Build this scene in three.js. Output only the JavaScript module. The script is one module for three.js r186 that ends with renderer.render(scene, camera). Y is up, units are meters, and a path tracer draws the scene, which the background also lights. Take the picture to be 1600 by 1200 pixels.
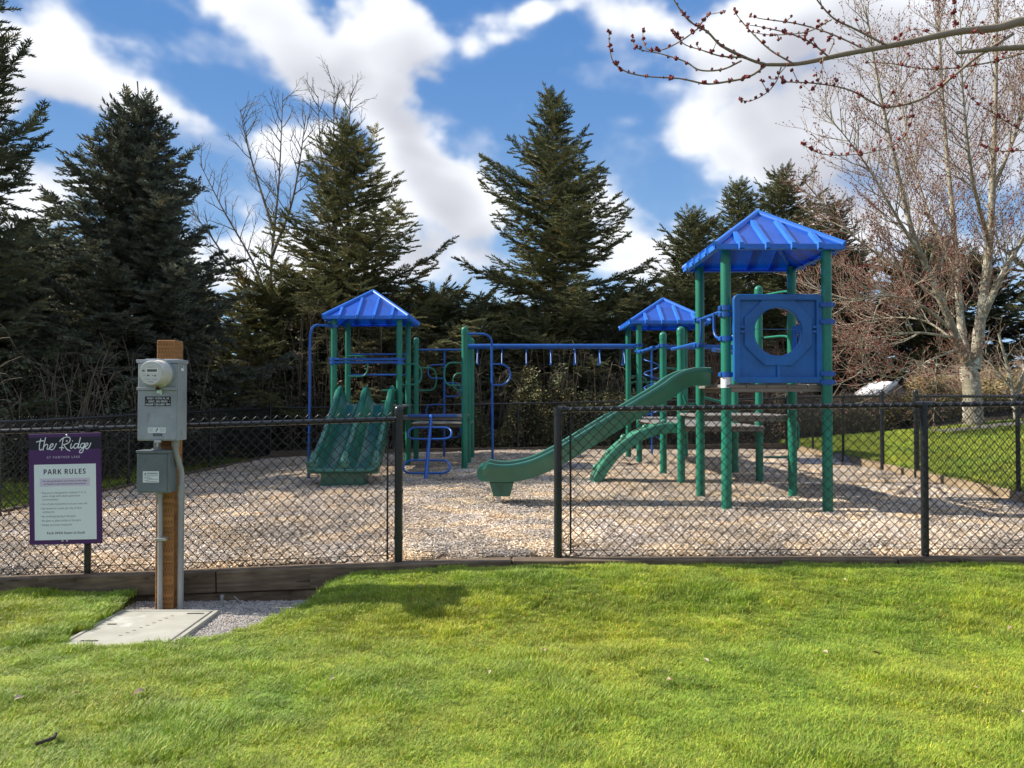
import * as THREE from 'three';
import { mergeGeometries, toCreasedNormals } from 'three/addons/utils/BufferGeometryUtils.js';
import { RoundedBoxGeometry } from 'three/addons/geometries/RoundedBoxGeometry.js';
import { ImprovedNoise } from 'three/addons/math/ImprovedNoise.js';

// ------------------------------------------------------------------ camera, sky, sun, exposure
const EYE = 1.29, F = 1200, PITCH = Math.atan(21 / F);
const scene = new THREE.Scene();
const camera = new THREE.PerspectiveCamera(2 * Math.atan(600 / F) * 180 / Math.PI, 4 / 3, 0.1, 600);
camera.position.set(0, EYE, 0);
camera.rotation.x = PITCH;
const renderer = new THREE.WebGLRenderer({ antialias: true });
renderer.toneMapping = THREE.LinearToneMapping;
renderer.toneMappingExposure = 1.6;
renderer.shadowMap.enabled = true;
const SUN_EL = 39 * Math.PI / 180, SUN_AZ = 8 * Math.PI / 180;      // from the left, a little behind the playground
const sunDir = new THREE.Vector3(-Math.cos(SUN_EL) * Math.cos(SUN_AZ), Math.sin(SUN_EL), -Math.cos(SUN_EL) * Math.sin(SUN_AZ));
const sun = new THREE.DirectionalLight(new THREE.Color(1, 0.93, 0.82), 4.8);
sun.position.copy(sunDir).multiplyScalar(60).add(new THREE.Vector3(0, 0, -12));
sun.target.position.set(0, 0, -12);
sun.castShadow = true; sun.shadow.mapSize.set(4096, 4096);
Object.assign(sun.shadow.camera, { left: -25, right: 25, top: 25, bottom: -25, near: 1, far: 140 });
sun.shadow.radius = 1;
scene.add(sun, sun.target);

let seedState = 7;
const seedRandom = (s) => { seedState = s | 0; };
const rnd = () => { seedState = (seedState + 0x6d2b79f5) | 0; let t = Math.imul(seedState ^ (seedState >>> 15), 1 | seedState); t = (t + Math.imul(t ^ (t >>> 7), 61 | t)) ^ t; return ((t ^ (t >>> 14)) >>> 0) / 4294967296; };
const rr = (a, b) => a + (b - a) * rnd();
const { clamp, lerp, smoothstep: sstep } = THREE.MathUtils;
const perlin = new ImprovedNoise();
const fbm3 = (x, y, z, o) => { let s = 0, a = 0.5, f = 1; for (let i = 0; i < o; i++) { s += a * perlin.noise(x * f, y * f, z * f); a *= 0.5; f *= 2.03; } return s; };
const V = (x, y, d) => new THREE.Vector3(x, y, -d);
// a photo pixel and a distance along the view axis give a point of the place
function at(px, py, d) {
  const v = new THREE.Vector3((px - 800) / F, -(py - 600) / F, -1).applyAxisAngle(new THREE.Vector3(1, 0, 0), PITCH);
  return v.multiplyScalar(d / -v.z).add(camera.position);
}

{ // one computed sky: clear blue air with broken cumulus all the way round
  const W = 3072, H = 1536, data = new Float32Array(W * H * 4);
  const D = Math.PI / 180;
  // cloud banks: azimuth from straight ahead (right positive), elevation, half sizes, tilt, weight (degrees)
  const banks = [
    [-29.9, 20.6, 5.81, 1.89, -18, 1.00], [-24.6, 19.6, 4.50, 1.31, -22, 0.95], [-33.4, 18.2, 3.41, 1.98, 0, 0.90], [-31.7, 21.7, 2.27, 0.91, -10, 0.75], [-16.3, 25.3, 4.97, 2.06, -14, 1.05], [-9.9, 24.7, 4.27, 2.33, 0, 1.05], [-19.7, 25.6, 2.84, 1.17, -24, 0.90], [-13.1, 22.5, 3.87, 1.39, -20, 0.90],
    [-9.9, 20.5, 3.52, 1.07, -12, 0.80], [-8.5, 17.4, 3.83, 2.36, -40, 1.00], [-5.2, 14.5, 3.68, 2.23, -38, 1.00], [-5.7, 10.8, 4.20, 2.06, 0, 0.95], [-10.4, 13.9, 3.19, 3.54, 0, 0.90], [-15.8, 18.0, 2.18, 1.87, 0, 0.80], [-3.3, 24.4, 1.56, 1.42, 60, 0.62], [-5.2, 21.3, 2.66, 0.58, -15, 0.55],
    [2.4, 26.6, 4.69, 0.92, 0, 0.75], [-1.0, 25.1, 1.73, 0.63, -20, 0.55], [20.6, 24.0, 8.17, 2.98, 0, 1.15], [29.5, 19.2, 8.63, 6.30, 0, 1.15], [14.9, 23.0, 4.25, 2.43, -30, 1.00], [19.5, 18.1, 4.06, 2.64, -38, 1.05], [9.9, 25.9, 3.81, 1.37, 0, 0.85], [26.6, 13.9, 5.81, 3.22, 0, 0.95],
    [8.3, 20.8, 0.97, 0.58, 0, 0.55], [13.1, 19.7, 2.63, 1.65, -35, 0.80], [-31.0, 12.9, 3.19, 2.14, 0, 0.90], [-29.7, 16.4, 1.43, 0.50, 0, 0.60], [-31.3, 9.7, 4.82, 2.38, 0, 0.80], [9.5, 11.7, 3.69, 1.90, -8, 0.80], [6.2, 13.6, 2.77, 0.90, 5, 0.60], [13.6, 12.6, 2.72, 1.59, 0, 0.62],
    [-20.6, 8.9, 6.63, 2.62, 0, 0.80], [22.6, 8.8, 6.53, 2.15, 0, 0.80], [1.4, 7.2, 5.68, 1.41, 0, 0.60],
  ];
  seedRandom(41);
  for (let i = 0; i < 70; i++) { const az = rr(44, 316), el = 6 + 70 * Math.pow(rnd(), 1.5); banks.push([az > 180 ? az - 360 : az, el, rr(5, 11), rr(2.5, 6), rr(-25, 25), rr(0.7, 1.15)]); }
  for (let i = 0; i < 10; i++) banks.push([rr(-44, 44), rr(38, 75), rr(8, 14), rr(4, 8), rr(-25, 25), rr(0.7, 1.1)]);
  const B = banks.map(([az, el, a, b, t, w]) => ({ az: az * D, el: el * D, a: a * D, b: b * D, c: Math.cos(t * D), s: Math.sin(t * D), w }));
  const field = (az, el) => {
    let f = 0;
    for (const k of B) {
      let dx = az - k.az; if (dx > Math.PI) dx -= 2 * Math.PI; else if (dx < -Math.PI) dx += 2 * Math.PI;
      dx *= Math.cos(k.el); const dy = el - k.el;
      if (Math.abs(dx) > 0.5 || Math.abs(dy) > 0.5) continue;
      const u = (dx * k.c + dy * k.s) / k.a, v = (-dx * k.s + dy * k.c) / k.b, q = u * u + v * v;
      if (q < 5) f = Math.max(f, k.w * Math.exp(-q * 0.5)) + 0.05 * k.w * Math.exp(-q * 0.9);
    }
    return f;
  };
  const K = 0.80, below = [0.17, 0.175, 0.155];
  // the smooth fields live on a coarse grid, the fine cloud edges on the full one
  const CW = 1024, CH = 256, grid = () => new Float32Array((CW + 1) * (CH + 1)), G0 = grid(), G1 = grid();
  for (let j = 0; j <= CH; j++) for (let i = 0; i <= CW; i++) {
    const el = j / CH * Math.PI / 2, round = (i / CW - 0.5) * 2 * Math.PI, y = Math.sin(el), x = Math.cos(round) * Math.cos(el), z = Math.sin(round) * Math.cos(el), az = Math.atan2(x, -z);
    const wx = 0.05 * perlin.noise(x * 7 + 3, y * 7, z * 7), wy = 0.04 * perlin.noise(x * 7 + 40, y * 7, z * 7), o = j * (CW + 1) + i;
    G0[o] = field(az + wx, el + wy);
    G1[o] = field(az + wx - 0.05, el + wy + 0.05) + fbm3(x * 8 + 10.6, y * 11 + 0.5, z * 8 - 0.1, 3) * 0.8;
  }
  const sample = (G, u, v) => { const i = Math.min(CW - 1, Math.floor(u)), j = Math.min(CH - 1, Math.floor(v)), a = u - i, b = v - j, o = j * (CW + 1) + i; return lerp(lerp(G[o], G[o + 1], a), lerp(G[o + CW + 1], G[o + CW + 2], a), b); };
  for (let row = 0; row < H; row++) {
    const el = ((row + 0.5) / H - 0.5) * Math.PI, y = Math.sin(el), ce = Math.cos(el);
    const g = Math.pow(clamp(1 - y, 0, 1), 5), g2 = Math.pow(clamp(1 - y, 0, 1), 2);
    const clear = [lerp(0.055, 0.36, g) + 0.065 * g2, lerp(0.175, 0.56, g) + 0.095 * g2, lerp(0.46, 0.78, g) + 0.09 * g2];
    for (let col = 0; col < W; col++) {
      const o = (row * W + col) * 4; data[o + 3] = 1;
      if (el < 0) { data[o] = below[0]; data[o + 1] = below[1]; data[o + 2] = below[2]; continue; }
      const cu = (col + 0.5) / W * CW, cv = el / (Math.PI / 2) * CH, f0 = sample(G0, cu, cv);
      let a = 0, lum = 1;
      {
        const round = ((col + 0.5) / W - 0.5) * 2 * Math.PI, x = Math.cos(round) * ce, z = Math.sin(round) * ce;
        const n = fbm3(x * 8 + 11, y * 11, z * 8, 6), dens = f0 + n * 1.35 - 0.46;
        const streak = fbm3(x * 9 + y * 4 + 30, y * 15, z * 9 - y * 3, 5), veil = 0.6 * sstep(f0 * 0.75 + streak * 1.1 + n * 0.5, 0.2, 0.95);
        a = 0.86 * sstep(dens, -0.06, 0.36) + 0.14 * sstep(dens + n * 0.5, -0.34, 0.5); a = 1 - (1 - a) * (1 - veil);
        lum = Math.min(0.98, lerp(0.96, 0.58, sstep((sample(G1, cu, cv) - 0.45) * 0.75 + dens * 0.3, 0.05, 0.75)) + 0.22 * n);
      }
      data[o] = K * lerp(clear[0], 0.85 * lum, a); data[o + 1] = K * lerp(clear[1], 0.875 * lum, a); data[o + 2] = K * lerp(clear[2], 0.92 * lum + (1 - lum) * 0.07, a);
    }
  }
  const sky = new THREE.DataTexture(data, W, H, THREE.RGBAFormat, THREE.FloatType);
  sky.mapping = THREE.EquirectangularReflectionMapping; sky.magFilter = THREE.LinearFilter; sky.needsUpdate = true;
  scene.background = sky; scene.environment = sky;
}

// ------------------------------------------------------------------ textures and materials
function noiseGrid(n, seed) { seedRandom(seed); const g = new Float32Array(n * n); for (let i = 0; i < g.length; i++) g[i] = rnd(); return g; }
const GR = noiseGrid(64, 5);
function tnoise(u, v, p) { // value noise that repeats every p cells
  const x = u * p, y = v * p, ix = Math.floor(x), iy = Math.floor(y), fx = x - ix, fy = y - iy, sx = fx * fx * (3 - 2 * fx), sy = fy * fy * (3 - 2 * fy);
  const q = (a, b) => GR[(((a % p) + p) % p * 17 + (((b % p) + p) % p) * 64 * 3 + p * 7) % 4096];
  return lerp(lerp(q(ix, iy), q(ix + 1, iy), sx), lerp(q(ix, iy + 1), q(ix + 1, iy + 1), sx), sy);
}
const tfbm = (u, v, p, o) => { let s = 0, a = 0.5, t = 0; for (let i = 0; i < o; i++) { s += a * tnoise(u, v, p); t += a; a *= 0.55; p *= 2; } return s / t; };
function tex(size, fn, repeat = 1, srgb = true) {
  const d = new Uint8Array(size * size * 4);
  for (let j = 0; j < size; j++) for (let i = 0; i < size; i++) { const c = fn(i / size, j / size), o = (j * size + i) * 4; for (let k = 0; k < 3; k++) d[o + k] = clamp((typeof c === 'number' ? c : c[k]) * 255, 0, 255); d[o + 3] = 255; }
  const t = new THREE.DataTexture(d, size, size); t.wrapS = t.wrapT = THREE.RepeatWrapping; t.magFilter = THREE.LinearFilter; t.minFilter = THREE.LinearMipmapLinearFilter; t.generateMipmaps = true;
  if (srgb) t.colorSpace = THREE.SRGBColorSpace; t.repeat.set(repeat, repeat); t.needsUpdate = true; return t;
}
const mix3 = (a, b, t) => a.map((v, i) => lerp(v, b[i], t));
const std = (o) => new THREE.MeshStandardMaterial({ side: THREE.DoubleSide, ...o });
const phys = (o) => new THREE.MeshPhysicalMaterial({ side: THREE.DoubleSide, ...o });
const lin = (r, g, b) => new THREE.Color().setRGB(r, g, b);
const wear = tex(512, (u, v) => 0.74 + 0.26 * tfbm(u, v, 6, 5) - 0.16 * sstep(tnoise(u * 2, v * 0.5, 40), 0.8, 0.98) * tnoise(u, v, 5) + 0.10 * sstep(tnoise(u, v, 90), 0.86, 1), 0.9);                                       // faint mottling of old plastic and paint
const rough = tex(256, (u, v) => 0.55 + 0.45 * tfbm(u, v, 9, 4), 1.7, false);
const woodTex = (dark, light, rep) => tex(512, (u, v) => {
  const grain = tfbm(u * 0.125 + 0.02 * tnoise(u, v, 4), v, 64, 2), band = tfbm(u, v, 8, 3);
  const crack = sstep(tnoise(u * 0.25, v, 48), 0.86, 0.97) * 0.5;
  return mix3(dark, light, clamp(0.62 * grain + 0.5 * band - crack, 0, 1));
}, rep);
const barkTex = tex(512, (u, v) => { const n = tfbm(u, v, 12, 5), p = sstep(tfbm(u + 0.3, v + 0.1, 7, 4), 0.5, 0.64), s = sstep(tnoise(u, v * 2, 24), 0.72, 0.9); return mix3(mix3([0.56, 0.53, 0.45], [0.84, 0.82, 0.75], p), [0.30, 0.27, 0.22], 0.55 * s + 0.25 * (1 - n)); }, 1.1);
const concTex = tex(512, (u, v) => { const n = tfbm(u, v, 8, 6), s = sstep(tfbm(u + 0.5, v, 5, 4), 0.56, 0.72); return mix3(mix3([0.60, 0.59, 0.54], [0.72, 0.71, 0.66], n), [0.80, 0.80, 0.77], 0.6 * s); }, 1.1);
const mulchTex = tex(512, (u, v) => { const n = tfbm(u, v, 40, 3), m = tfbm(u, v, 6, 4); return mix3([0.26, 0.20, 0.15], [0.66, 0.57, 0.47], clamp(n * 1.1 + m * 0.3 - 0.3, 0, 1)); }, 0.8);
const turfTex = tex(512, (u, v) => { const n = tfbm(u, v, 48, 3), m = tfbm(u, v, 7, 4); return mix3(mix3([0.20, 0.22, 0.07], [0.38, 0.42, 0.12], n), [0.45, 0.42, 0.18], sstep(m, 0.5, 0.75)); }, 0.7);
const litterTex = tex(512, (u, v) => { const n = tfbm(u, v, 36, 4), m = tfbm(u, v, 5, 4); return mix3(mix3([0.13, 0.10, 0.07], [0.34, 0.28, 0.20], n), [0.17, 0.20, 0.08], sstep(m, 0.5, 0.7)); }, 0.5);
const gravTex = tex(256, (u, v) => { const n = tfbm(u, v, 32, 3); return mix3([0.25, 0.24, 0.22], [0.60, 0.58, 0.54], n); }, 1.5);

const M = {
  green: std({ color: lin(0.010, 0.225, 0.138), map: wear, roughness: 0.42 }),
  slide: phys({ color: lin(0.014, 0.160, 0.096), map: wear, roughness: 0.36, clearcoat: 0.5, clearcoatRoughness: 0.22 }),
  climb: std({ color: lin(0.06, 0.28, 0.17), map: wear, roughness: 0.45 }),
  blue: std({ color: lin(0.009, 0.115, 0.46), map: wear, roughness: 0.38 }),
  panel: std({ color: lin(0.007, 0.140, 0.46), map: wear, roughness: 0.42 }),
  roof: phys({ color: lin(0.0, 0.165, 0.92), map: wear, roughness: 0.4, transmission: 0.45, thickness: 0 }),
  roofRib: std({ color: lin(0.018, 0.195, 0.78), map: wear, roughness: 0.42 }),
  deck: std({ color: lin(0.27, 0.25, 0.225), roughness: 0.65, map: wear }),
  black: std({ color: lin(0.016, 0.018, 0.020), roughness: 0.38, roughnessMap: rough }),
  wire: std({ color: lin(0.010, 0.011, 0.013), roughness: 0.34 }),
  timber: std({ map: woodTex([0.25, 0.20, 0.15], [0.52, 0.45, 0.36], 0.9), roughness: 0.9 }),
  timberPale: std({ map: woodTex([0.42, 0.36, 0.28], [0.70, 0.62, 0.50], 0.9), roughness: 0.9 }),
  post: std({ map: woodTex([0.40, 0.265, 0.125], [0.69, 0.48, 0.26], 1.0), roughness: 0.8 }),
  incise: std({ color: lin(0.06, 0.03, 0.012), roughness: 0.95 }),
  boxGrey: std({ color: lin(0.40, 0.44, 0.46), map: wear, roughness: 0.42 }),
  boxDark: std({ color: lin(0.17, 0.205, 0.21), map: wear, roughness: 0.45 }),
  conduit: std({ color: lin(0.38, 0.38, 0.36), map: wear, roughness: 0.5 }),
  steel: std({ color: lin(0.5, 0.5, 0.48), roughness: 0.35, metalness: 0.8 }),
  meterBody: phys({ color: lin(0.56, 0.55, 0.49), roughness: 0.25, clearcoat: 0.6 }),
  concrete: std({ map: concTex, roughness: 0.9 }),
  dark: std({ color: lin(0.02, 0.02, 0.02), roughness: 0.8 }),
  mulch: std({ map: mulchTex, roughness: 1 }),
  turf: std({ map: turfTex, roughness: 1 }),
  litter: std({ map: litterTex, roughness: 1 }),
  gravel: std({ map: gravTex, roughness: 1 }),
  bark: std({ map: barkTex, roughness: 0.9 }),
  barkDark: std({ color: lin(0.075, 0.058, 0.042), roughness: 0.95, map: wear }),
  twigPale: std({ color: lin(0.34, 0.245, 0.175), roughness: 0.85 }),
  twigRed: std({ color: lin(0.20, 0.125, 0.085), roughness: 0.85 }),
  twigGrey: std({ color: lin(0.15, 0.13, 0.105), roughness: 0.9 }),
  limb: std({ color: lin(0.36, 0.295, 0.19), roughness: 0.8, map: wear }),
  bud: std({ color: lin(0.24, 0.036, 0.030), roughness: 0.6 }),
  cane: std({ color: lin(0.14, 0.11, 0.075), roughness: 0.9 }),
  white: std({ color: lin(0.75, 0.76, 0.76), roughness: 0.6 }),
  leafDead: std({ color: lin(0.50, 0.40, 0.30), roughness: 0.85 }),
  path: std({ color: lin(0.42, 0.40, 0.36), roughness: 0.95, map: concTex }),
  // instance colours multiply these whites
  needle: phys({ color: 0xffffff, roughness: 0.6, vertexColors: true, transmission: 0.45, thickness: 0 }),
  grass: phys({ color: 0xffffff, roughness: 0.62, vertexColors: true, transmission: 0.35, thickness: 0 }),
  leaf: std({ color: 0xffffff, roughness: 0.7 }),
  chip: std({ color: 0xffffff, roughness: 0.9, vertexColors: true }),
};

// ------------------------------------------------------------------ geometry and naming helpers
class Acc { // collects triangles in world metres
  constructor() { this.P = []; this.N = []; this.I = []; }
  tube(pts, r, sides = 8, cap = true) {
    const n = pts.length, base = this.P.length / 3, rf = typeof r === 'function' ? r : () => r;
    let nx = null; const T = new THREE.Vector3(), A = new THREE.Vector3(), Bn = new THREE.Vector3();
    for (let i = 0; i < n; i++) {
      T.subVectors(pts[Math.min(i + 1, n - 1)], pts[Math.max(i - 1, 0)]).normalize();
      if (!nx) { nx = new THREE.Vector3(Math.abs(T.y) > 0.9 ? 1 : 0, Math.abs(T.y) > 0.9 ? 0 : 1, 0); }
      nx.addScaledVector(T, -nx.dot(T)); if (nx.lengthSq() < 1e-8) nx.set(T.z, T.x, T.y).addScaledVector(T, -(T.z * T.x + T.x * T.y + T.y * T.z)); nx.normalize();
      Bn.crossVectors(T, nx); const rad = rf(i / (n - 1));
      for (let k = 0; k < sides; k++) { const a = k / sides * 2 * Math.PI; A.copy(nx).multiplyScalar(Math.cos(a)).addScaledVector(Bn, Math.sin(a)); this.N.push(A.x, A.y, A.z); this.P.push(pts[i].x + A.x * rad, pts[i].y + A.y * rad, pts[i].z + A.z * rad); }
    }
    for (let i = 0; i < n - 1; i++) for (let k = 0; k < sides; k++) { const a = base + i * sides + k, b = base + i * sides + (k + 1) % sides, c = a + sides, d = b + sides; this.I.push(a, b, c, b, d, c); }
    if (cap && sides > 3) for (const [i, s] of [[0, -1], [n - 1, 1]]) {
      T.subVectors(pts[i ? n - 1 : 1], pts[i ? n - 2 : 0]).normalize().multiplyScalar(s); const c0 = this.P.length / 3;
      for (let k = 0; k < sides; k++) { const o = (base + i * sides + k) * 3; this.P.push(this.P[o], this.P[o + 1], this.P[o + 2]); this.N.push(T.x, T.y, T.z); }
      for (let k = 1; k < sides - 1; k++) s > 0 ? this.I.push(c0, c0 + k, c0 + k + 1) : this.I.push(c0, c0 + k + 1, c0 + k);
    }
    return this;
  }
  add(g, m) { if (m) g = g.clone().applyMatrix4(m); if (!g.index) { g = g.clone(); g.setIndex([...Array(g.attributes.position.count).keys()]); } const b = this.P.length / 3, p = g.attributes.position.array, n = g.attributes.normal.array, ix = g.index.array; for (let i = 0; i < p.length; i++) { this.P.push(p[i]); this.N.push(n[i]); } for (let i = 0; i < ix.length; i++) this.I.push(ix[i] + b); return this; }
  box(x0, x1, y0, y1, d0, d1, bevel = 0.006) { const w = x1 - x0, h = y1 - y0, t = d1 - d0, g = bevel ? new RoundedBoxGeometry(w, h, t, 2, Math.min(bevel, w / 2.1, h / 2.1, t / 2.1)) : new THREE.BoxGeometry(w, h, t); g.translate((x0 + x1) / 2, (y0 + y1) / 2, -(d0 + d1) / 2); return this.add(g); }
  tri(a, b, c) { const e = new THREE.Vector3().subVectors(b, a), f = new THREE.Vector3().subVectors(c, a), n = e.cross(f).normalize(), k = this.P.length / 3; for (const v of [a, b, c]) { this.P.push(v.x, v.y, v.z); this.N.push(n.x, n.y, n.z); } this.I.push(k, k + 1, k + 2); return this; }
  quad(a, b, c, d) { return this.tri(a, b, c).tri(a, c, d); }
  geo() { const g = new THREE.BufferGeometry(); g.setAttribute('position', new THREE.Float32BufferAttribute(this.P, 3)); g.setAttribute('normal', new THREE.Float32BufferAttribute(this.N, 3)); g.setIndex(this.I); return g; }
}
function metreUV(g) { // box-projected uv in metres
  const p = g.attributes.position.array, n = g.attributes.normal.array, u = new Float32Array(p.length / 3 * 2);
  for (let i = 0; i < p.length / 3; i++) { const ax = Math.abs(n[i * 3]), ay = Math.abs(n[i * 3 + 1]), az = Math.abs(n[i * 3 + 2]), x = p[i * 3], y = p[i * 3 + 1], z = p[i * 3 + 2]; const uv = ay >= ax && ay >= az ? [x, z] : ax >= az ? [z, y] : [x, y]; u[i * 2] = uv[0]; u[i * 2 + 1] = uv[1]; }
  g.setAttribute('uv', new THREE.BufferAttribute(u, 2));
}
const names = new Map();
const numbered = (n) => { const k = names.get(n) || 0; names.set(n, k + 1); return k ? n + '_' + String(k).padStart(3, '0') : n; };
const basis = new Map();
function thing(name, label, category, base = new THREE.Vector3(), group) {
  const o = new THREE.Group(); o.name = numbered(name); o.position.copy(base); o.userData = { label, category }; if (group) o.userData.group = group;
  basis.set(o, base.clone()); scene.add(o); return o;
}
const rootOf = (o) => { while (o.parent && o.parent !== scene) o = o.parent; return o; };
// geometry is written in world metres and stored relative to its thing's base
function part(name, g, mat, parent, opt = {}) {
  if (g instanceof Acc) g = g.geo();
  if (!opt.keepUV) metreUV(g);
  const root = parent ? rootOf(parent) : null, b = root && basis.get(root);
  if (b) g.translate(-b.x, -b.y, -b.z);
  const m = new THREE.Mesh(g, mat); m.name = parent ? name : numbered(name); m.castShadow = m.receiveShadow = true;
  if (opt.label) m.userData.label = opt.label; if (opt.stuff) m.userData.kind = 'stuff';
  (parent || scene).add(m); return m;
}
function subgroup(name, parent, label) { const g = new THREE.Group(); g.name = name; if (label) g.userData.label = label; parent.add(g); return g; }
function structure(name, g, mat) { const m = part(name, g, mat, null); m.userData.kind = 'structure'; return m; }
function instanced(name, g, mat, list, parent, base) { // list: [Matrix4, Color]
  const m = new THREE.InstancedMesh(g, mat, list.length); m.name = parent ? name : numbered(name); const T = base ? new THREE.Matrix4().makeTranslation(-base.x, -base.y, -base.z) : null, q = new THREE.Matrix4();
  list.forEach(([mx, c], i) => { m.setMatrixAt(i, T ? q.multiplyMatrices(T, mx) : mx); if (c) m.setColorAt(i, c); });
  m.castShadow = m.receiveShadow = true; m.userData.kind = 'stuff'; (parent || scene).add(m); return m;
}
const curve = (pts, n) => new THREE.CatmullRomCurve3(pts, false, 'centripetal').getPoints(n);
function rounded(pts, rad, steps = 6, closed = false) { // polyline with rounded corners
  const out = [], n = pts.length;
  for (let i = 0; i < n; i++) {
    if (!closed && (i === 0 || i === n - 1)) { out.push(pts[i].clone()); continue; }
    const p = pts[i], a = pts[(i + n - 1) % n], b = pts[(i + 1) % n], da = a.clone().sub(p), db = b.clone().sub(p), r = Math.min(rad, da.length() * 0.499, db.length() * 0.499);
    const s = p.clone().addScaledVector(da.normalize(), r), e = p.clone().addScaledVector(db.normalize(), r);
    for (let k = 0; k <= steps; k++) { const t = k / steps; out.push(s.clone().multiplyScalar((1 - t) * (1 - t)).addScaledVector(p, 2 * t * (1 - t)).addScaledVector(e, t * t)); }
  }
  if (closed) { out.push(out[0].clone()); out.push(out[1].clone()); }
  return out;
}
// sweep a closed section [side, up] along a path; side is a fixed horizontal vector
function sweepSection(path, section, side, sectionAt) {
  const pos = [], idx = [], n = path.length, m = section.length, T = new THREE.Vector3(), U = new THREE.Vector3();
  for (let i = 0; i < n; i++) {
    T.subVectors(path[Math.min(i + 1, n - 1)], path[Math.max(0, i - 1)]).normalize(); U.crossVectors(side, T).normalize(); if (U.y < 0) U.negate();
    for (let k = 0; k < m; k++) { const [s, u] = sectionAt ? sectionAt(i / (n - 1), section[k]) : section[k]; pos.push(path[i].x + side.x * s + U.x * u, path[i].y + side.y * s + U.y * u, path[i].z + side.z * s + U.z * u); }
  }
  for (let i = 0; i < n - 1; i++) for (let k = 0; k < m; k++) { const a = i * m + k, b = i * m + (k + 1) % m, c = a + m, d = b + m; idx.push(a, c, b, b, c, d); }
  const tris = THREE.ShapeUtils.triangulateShape(section.map(([a, b]) => new THREE.Vector2(a, b)), []);
  for (const [a, b, c] of tris) { idx.push(a, b, c); idx.push((n - 1) * m + a, (n - 1) * m + c, (n - 1) * m + b); }
  let g = new THREE.BufferGeometry(); g.setAttribute('position', new THREE.Float32BufferAttribute(pos, 3)); g.setIndex(idx); g.computeVertexNormals(); return toCreasedNormals(g, 0.7);
}

// ------------------------------------------------------------------ the lie of the land
const FRONT = (X) => 6.15 + 0.02 * X;                       // the front fence and its timber edging
const LEFT = (d) => -6.95 + 0.075 * (d - 6);                // left fence
const RIGHT = (d) => 6.05 + 0.068 * (d - 6.3);              // right fence
const BACK = 19;
const mulchY = (X) => Math.min(0, X) * 0.033;
const bump = (X, d) => 0.016 * perlin.noise(X * 1.3, d * 1.3, 4) + 0.012 * perlin.noise(X * 4.1, d * 4.1, 9);
const gravelPoly = [[-2.95, 6.05], [-1.36, 6.05], [-1.38, 5.8], [-1.52, 5.5], [-1.74, 5.14], [-2.02, 4.9], [-2.2, 4.9], [-2.2, 5.6], [-2.9, 5.66]];
function inPoly(x, y, P) { let c = false; for (let i = 0, j = P.length - 1; i < P.length; j = i++) if ((P[i][1] > y) !== (P[j][1] > y) && x < (P[j][0] - P[i][0]) * (y - P[i][1]) / (P[j][1] - P[i][1]) + P[i][0]) c = !c; return c; }
const PAD = { x0: -2.865, x1: -2.14, d0: 4.84, d1: 5.66, y: -0.268 };
function lawnY(X, d) {
  const base = -0.245 + 0.012 * X, k = sstep(X, -1.55, -1.15), top = lerp(-0.222, mulchY(X) - 0.04, k);
  let y = lerp(base, top, sstep(d, 4.7, 6.0)) + bump(X, d) * (d > 5.7 ? 0.5 : 1);
  if (inPoly(X, d, gravelPoly)) y = -0.318;
  if (X > PAD.x0 - 0.02 && X < PAD.x1 + 0.02 && d > PAD.d0 - 0.02 && d < PAD.d1 + 0.02) y = -0.33;
  return y;
}
const rightY = (X, d) => 0.10 + 0.09 * Math.max(0, X - RIGHT(d)) + 0.03 * perlin.noise(X * 0.5, d * 0.5, 2);
const leftY = (X) => mulchY(-6.5) - 0.03 + 0.02 * (LEFT(10) - X);
function groundY(X, d) {
  if (d < FRONT(X)) return lawnY(clamp(X, -20, 20), Math.max(d, 2)) - 0.1;
  if (X > RIGHT(d)) { const bank = sstep(d, 20.5, 25.5) * clamp(0.2 + 0.09 * (X - 9), 0.1, 1.1); return Math.min(rightY(X, Math.min(d, 20)), 1.1) - 0.06 + bank; }
  if (X < LEFT(d)) return leftY(X) - 0.06;
  return mulchY(X) - 0.1 + sstep(d, 19.5, 24) * 0.1;
}
function sheet(u0, u1, nu, v0, v1, nv, f) { // grid over (u, v) -> Vector3
  const pos = [], idx = [];
  for (let j = 0; j <= nv; j++) for (let i = 0; i <= nu; i++) { const p = f(lerp(u0, u1, i / nu), lerp(v0, v1, j / nv)); pos.push(p.x, p.y, p.z); }
  for (let j = 0; j < nv; j++) for (let i = 0; i < nu; i++) { const a = j * (nu + 1) + i, b = a + 1, c = a + nu + 1, d = c + 1; idx.push(a, b, c, b, d, c); }
  const g = new THREE.BufferGeometry(); g.setAttribute('position', new THREE.Float32BufferAttribute(pos, 3)); g.setIndex(idx); g.computeVertexNormals(); return g;
}
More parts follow.
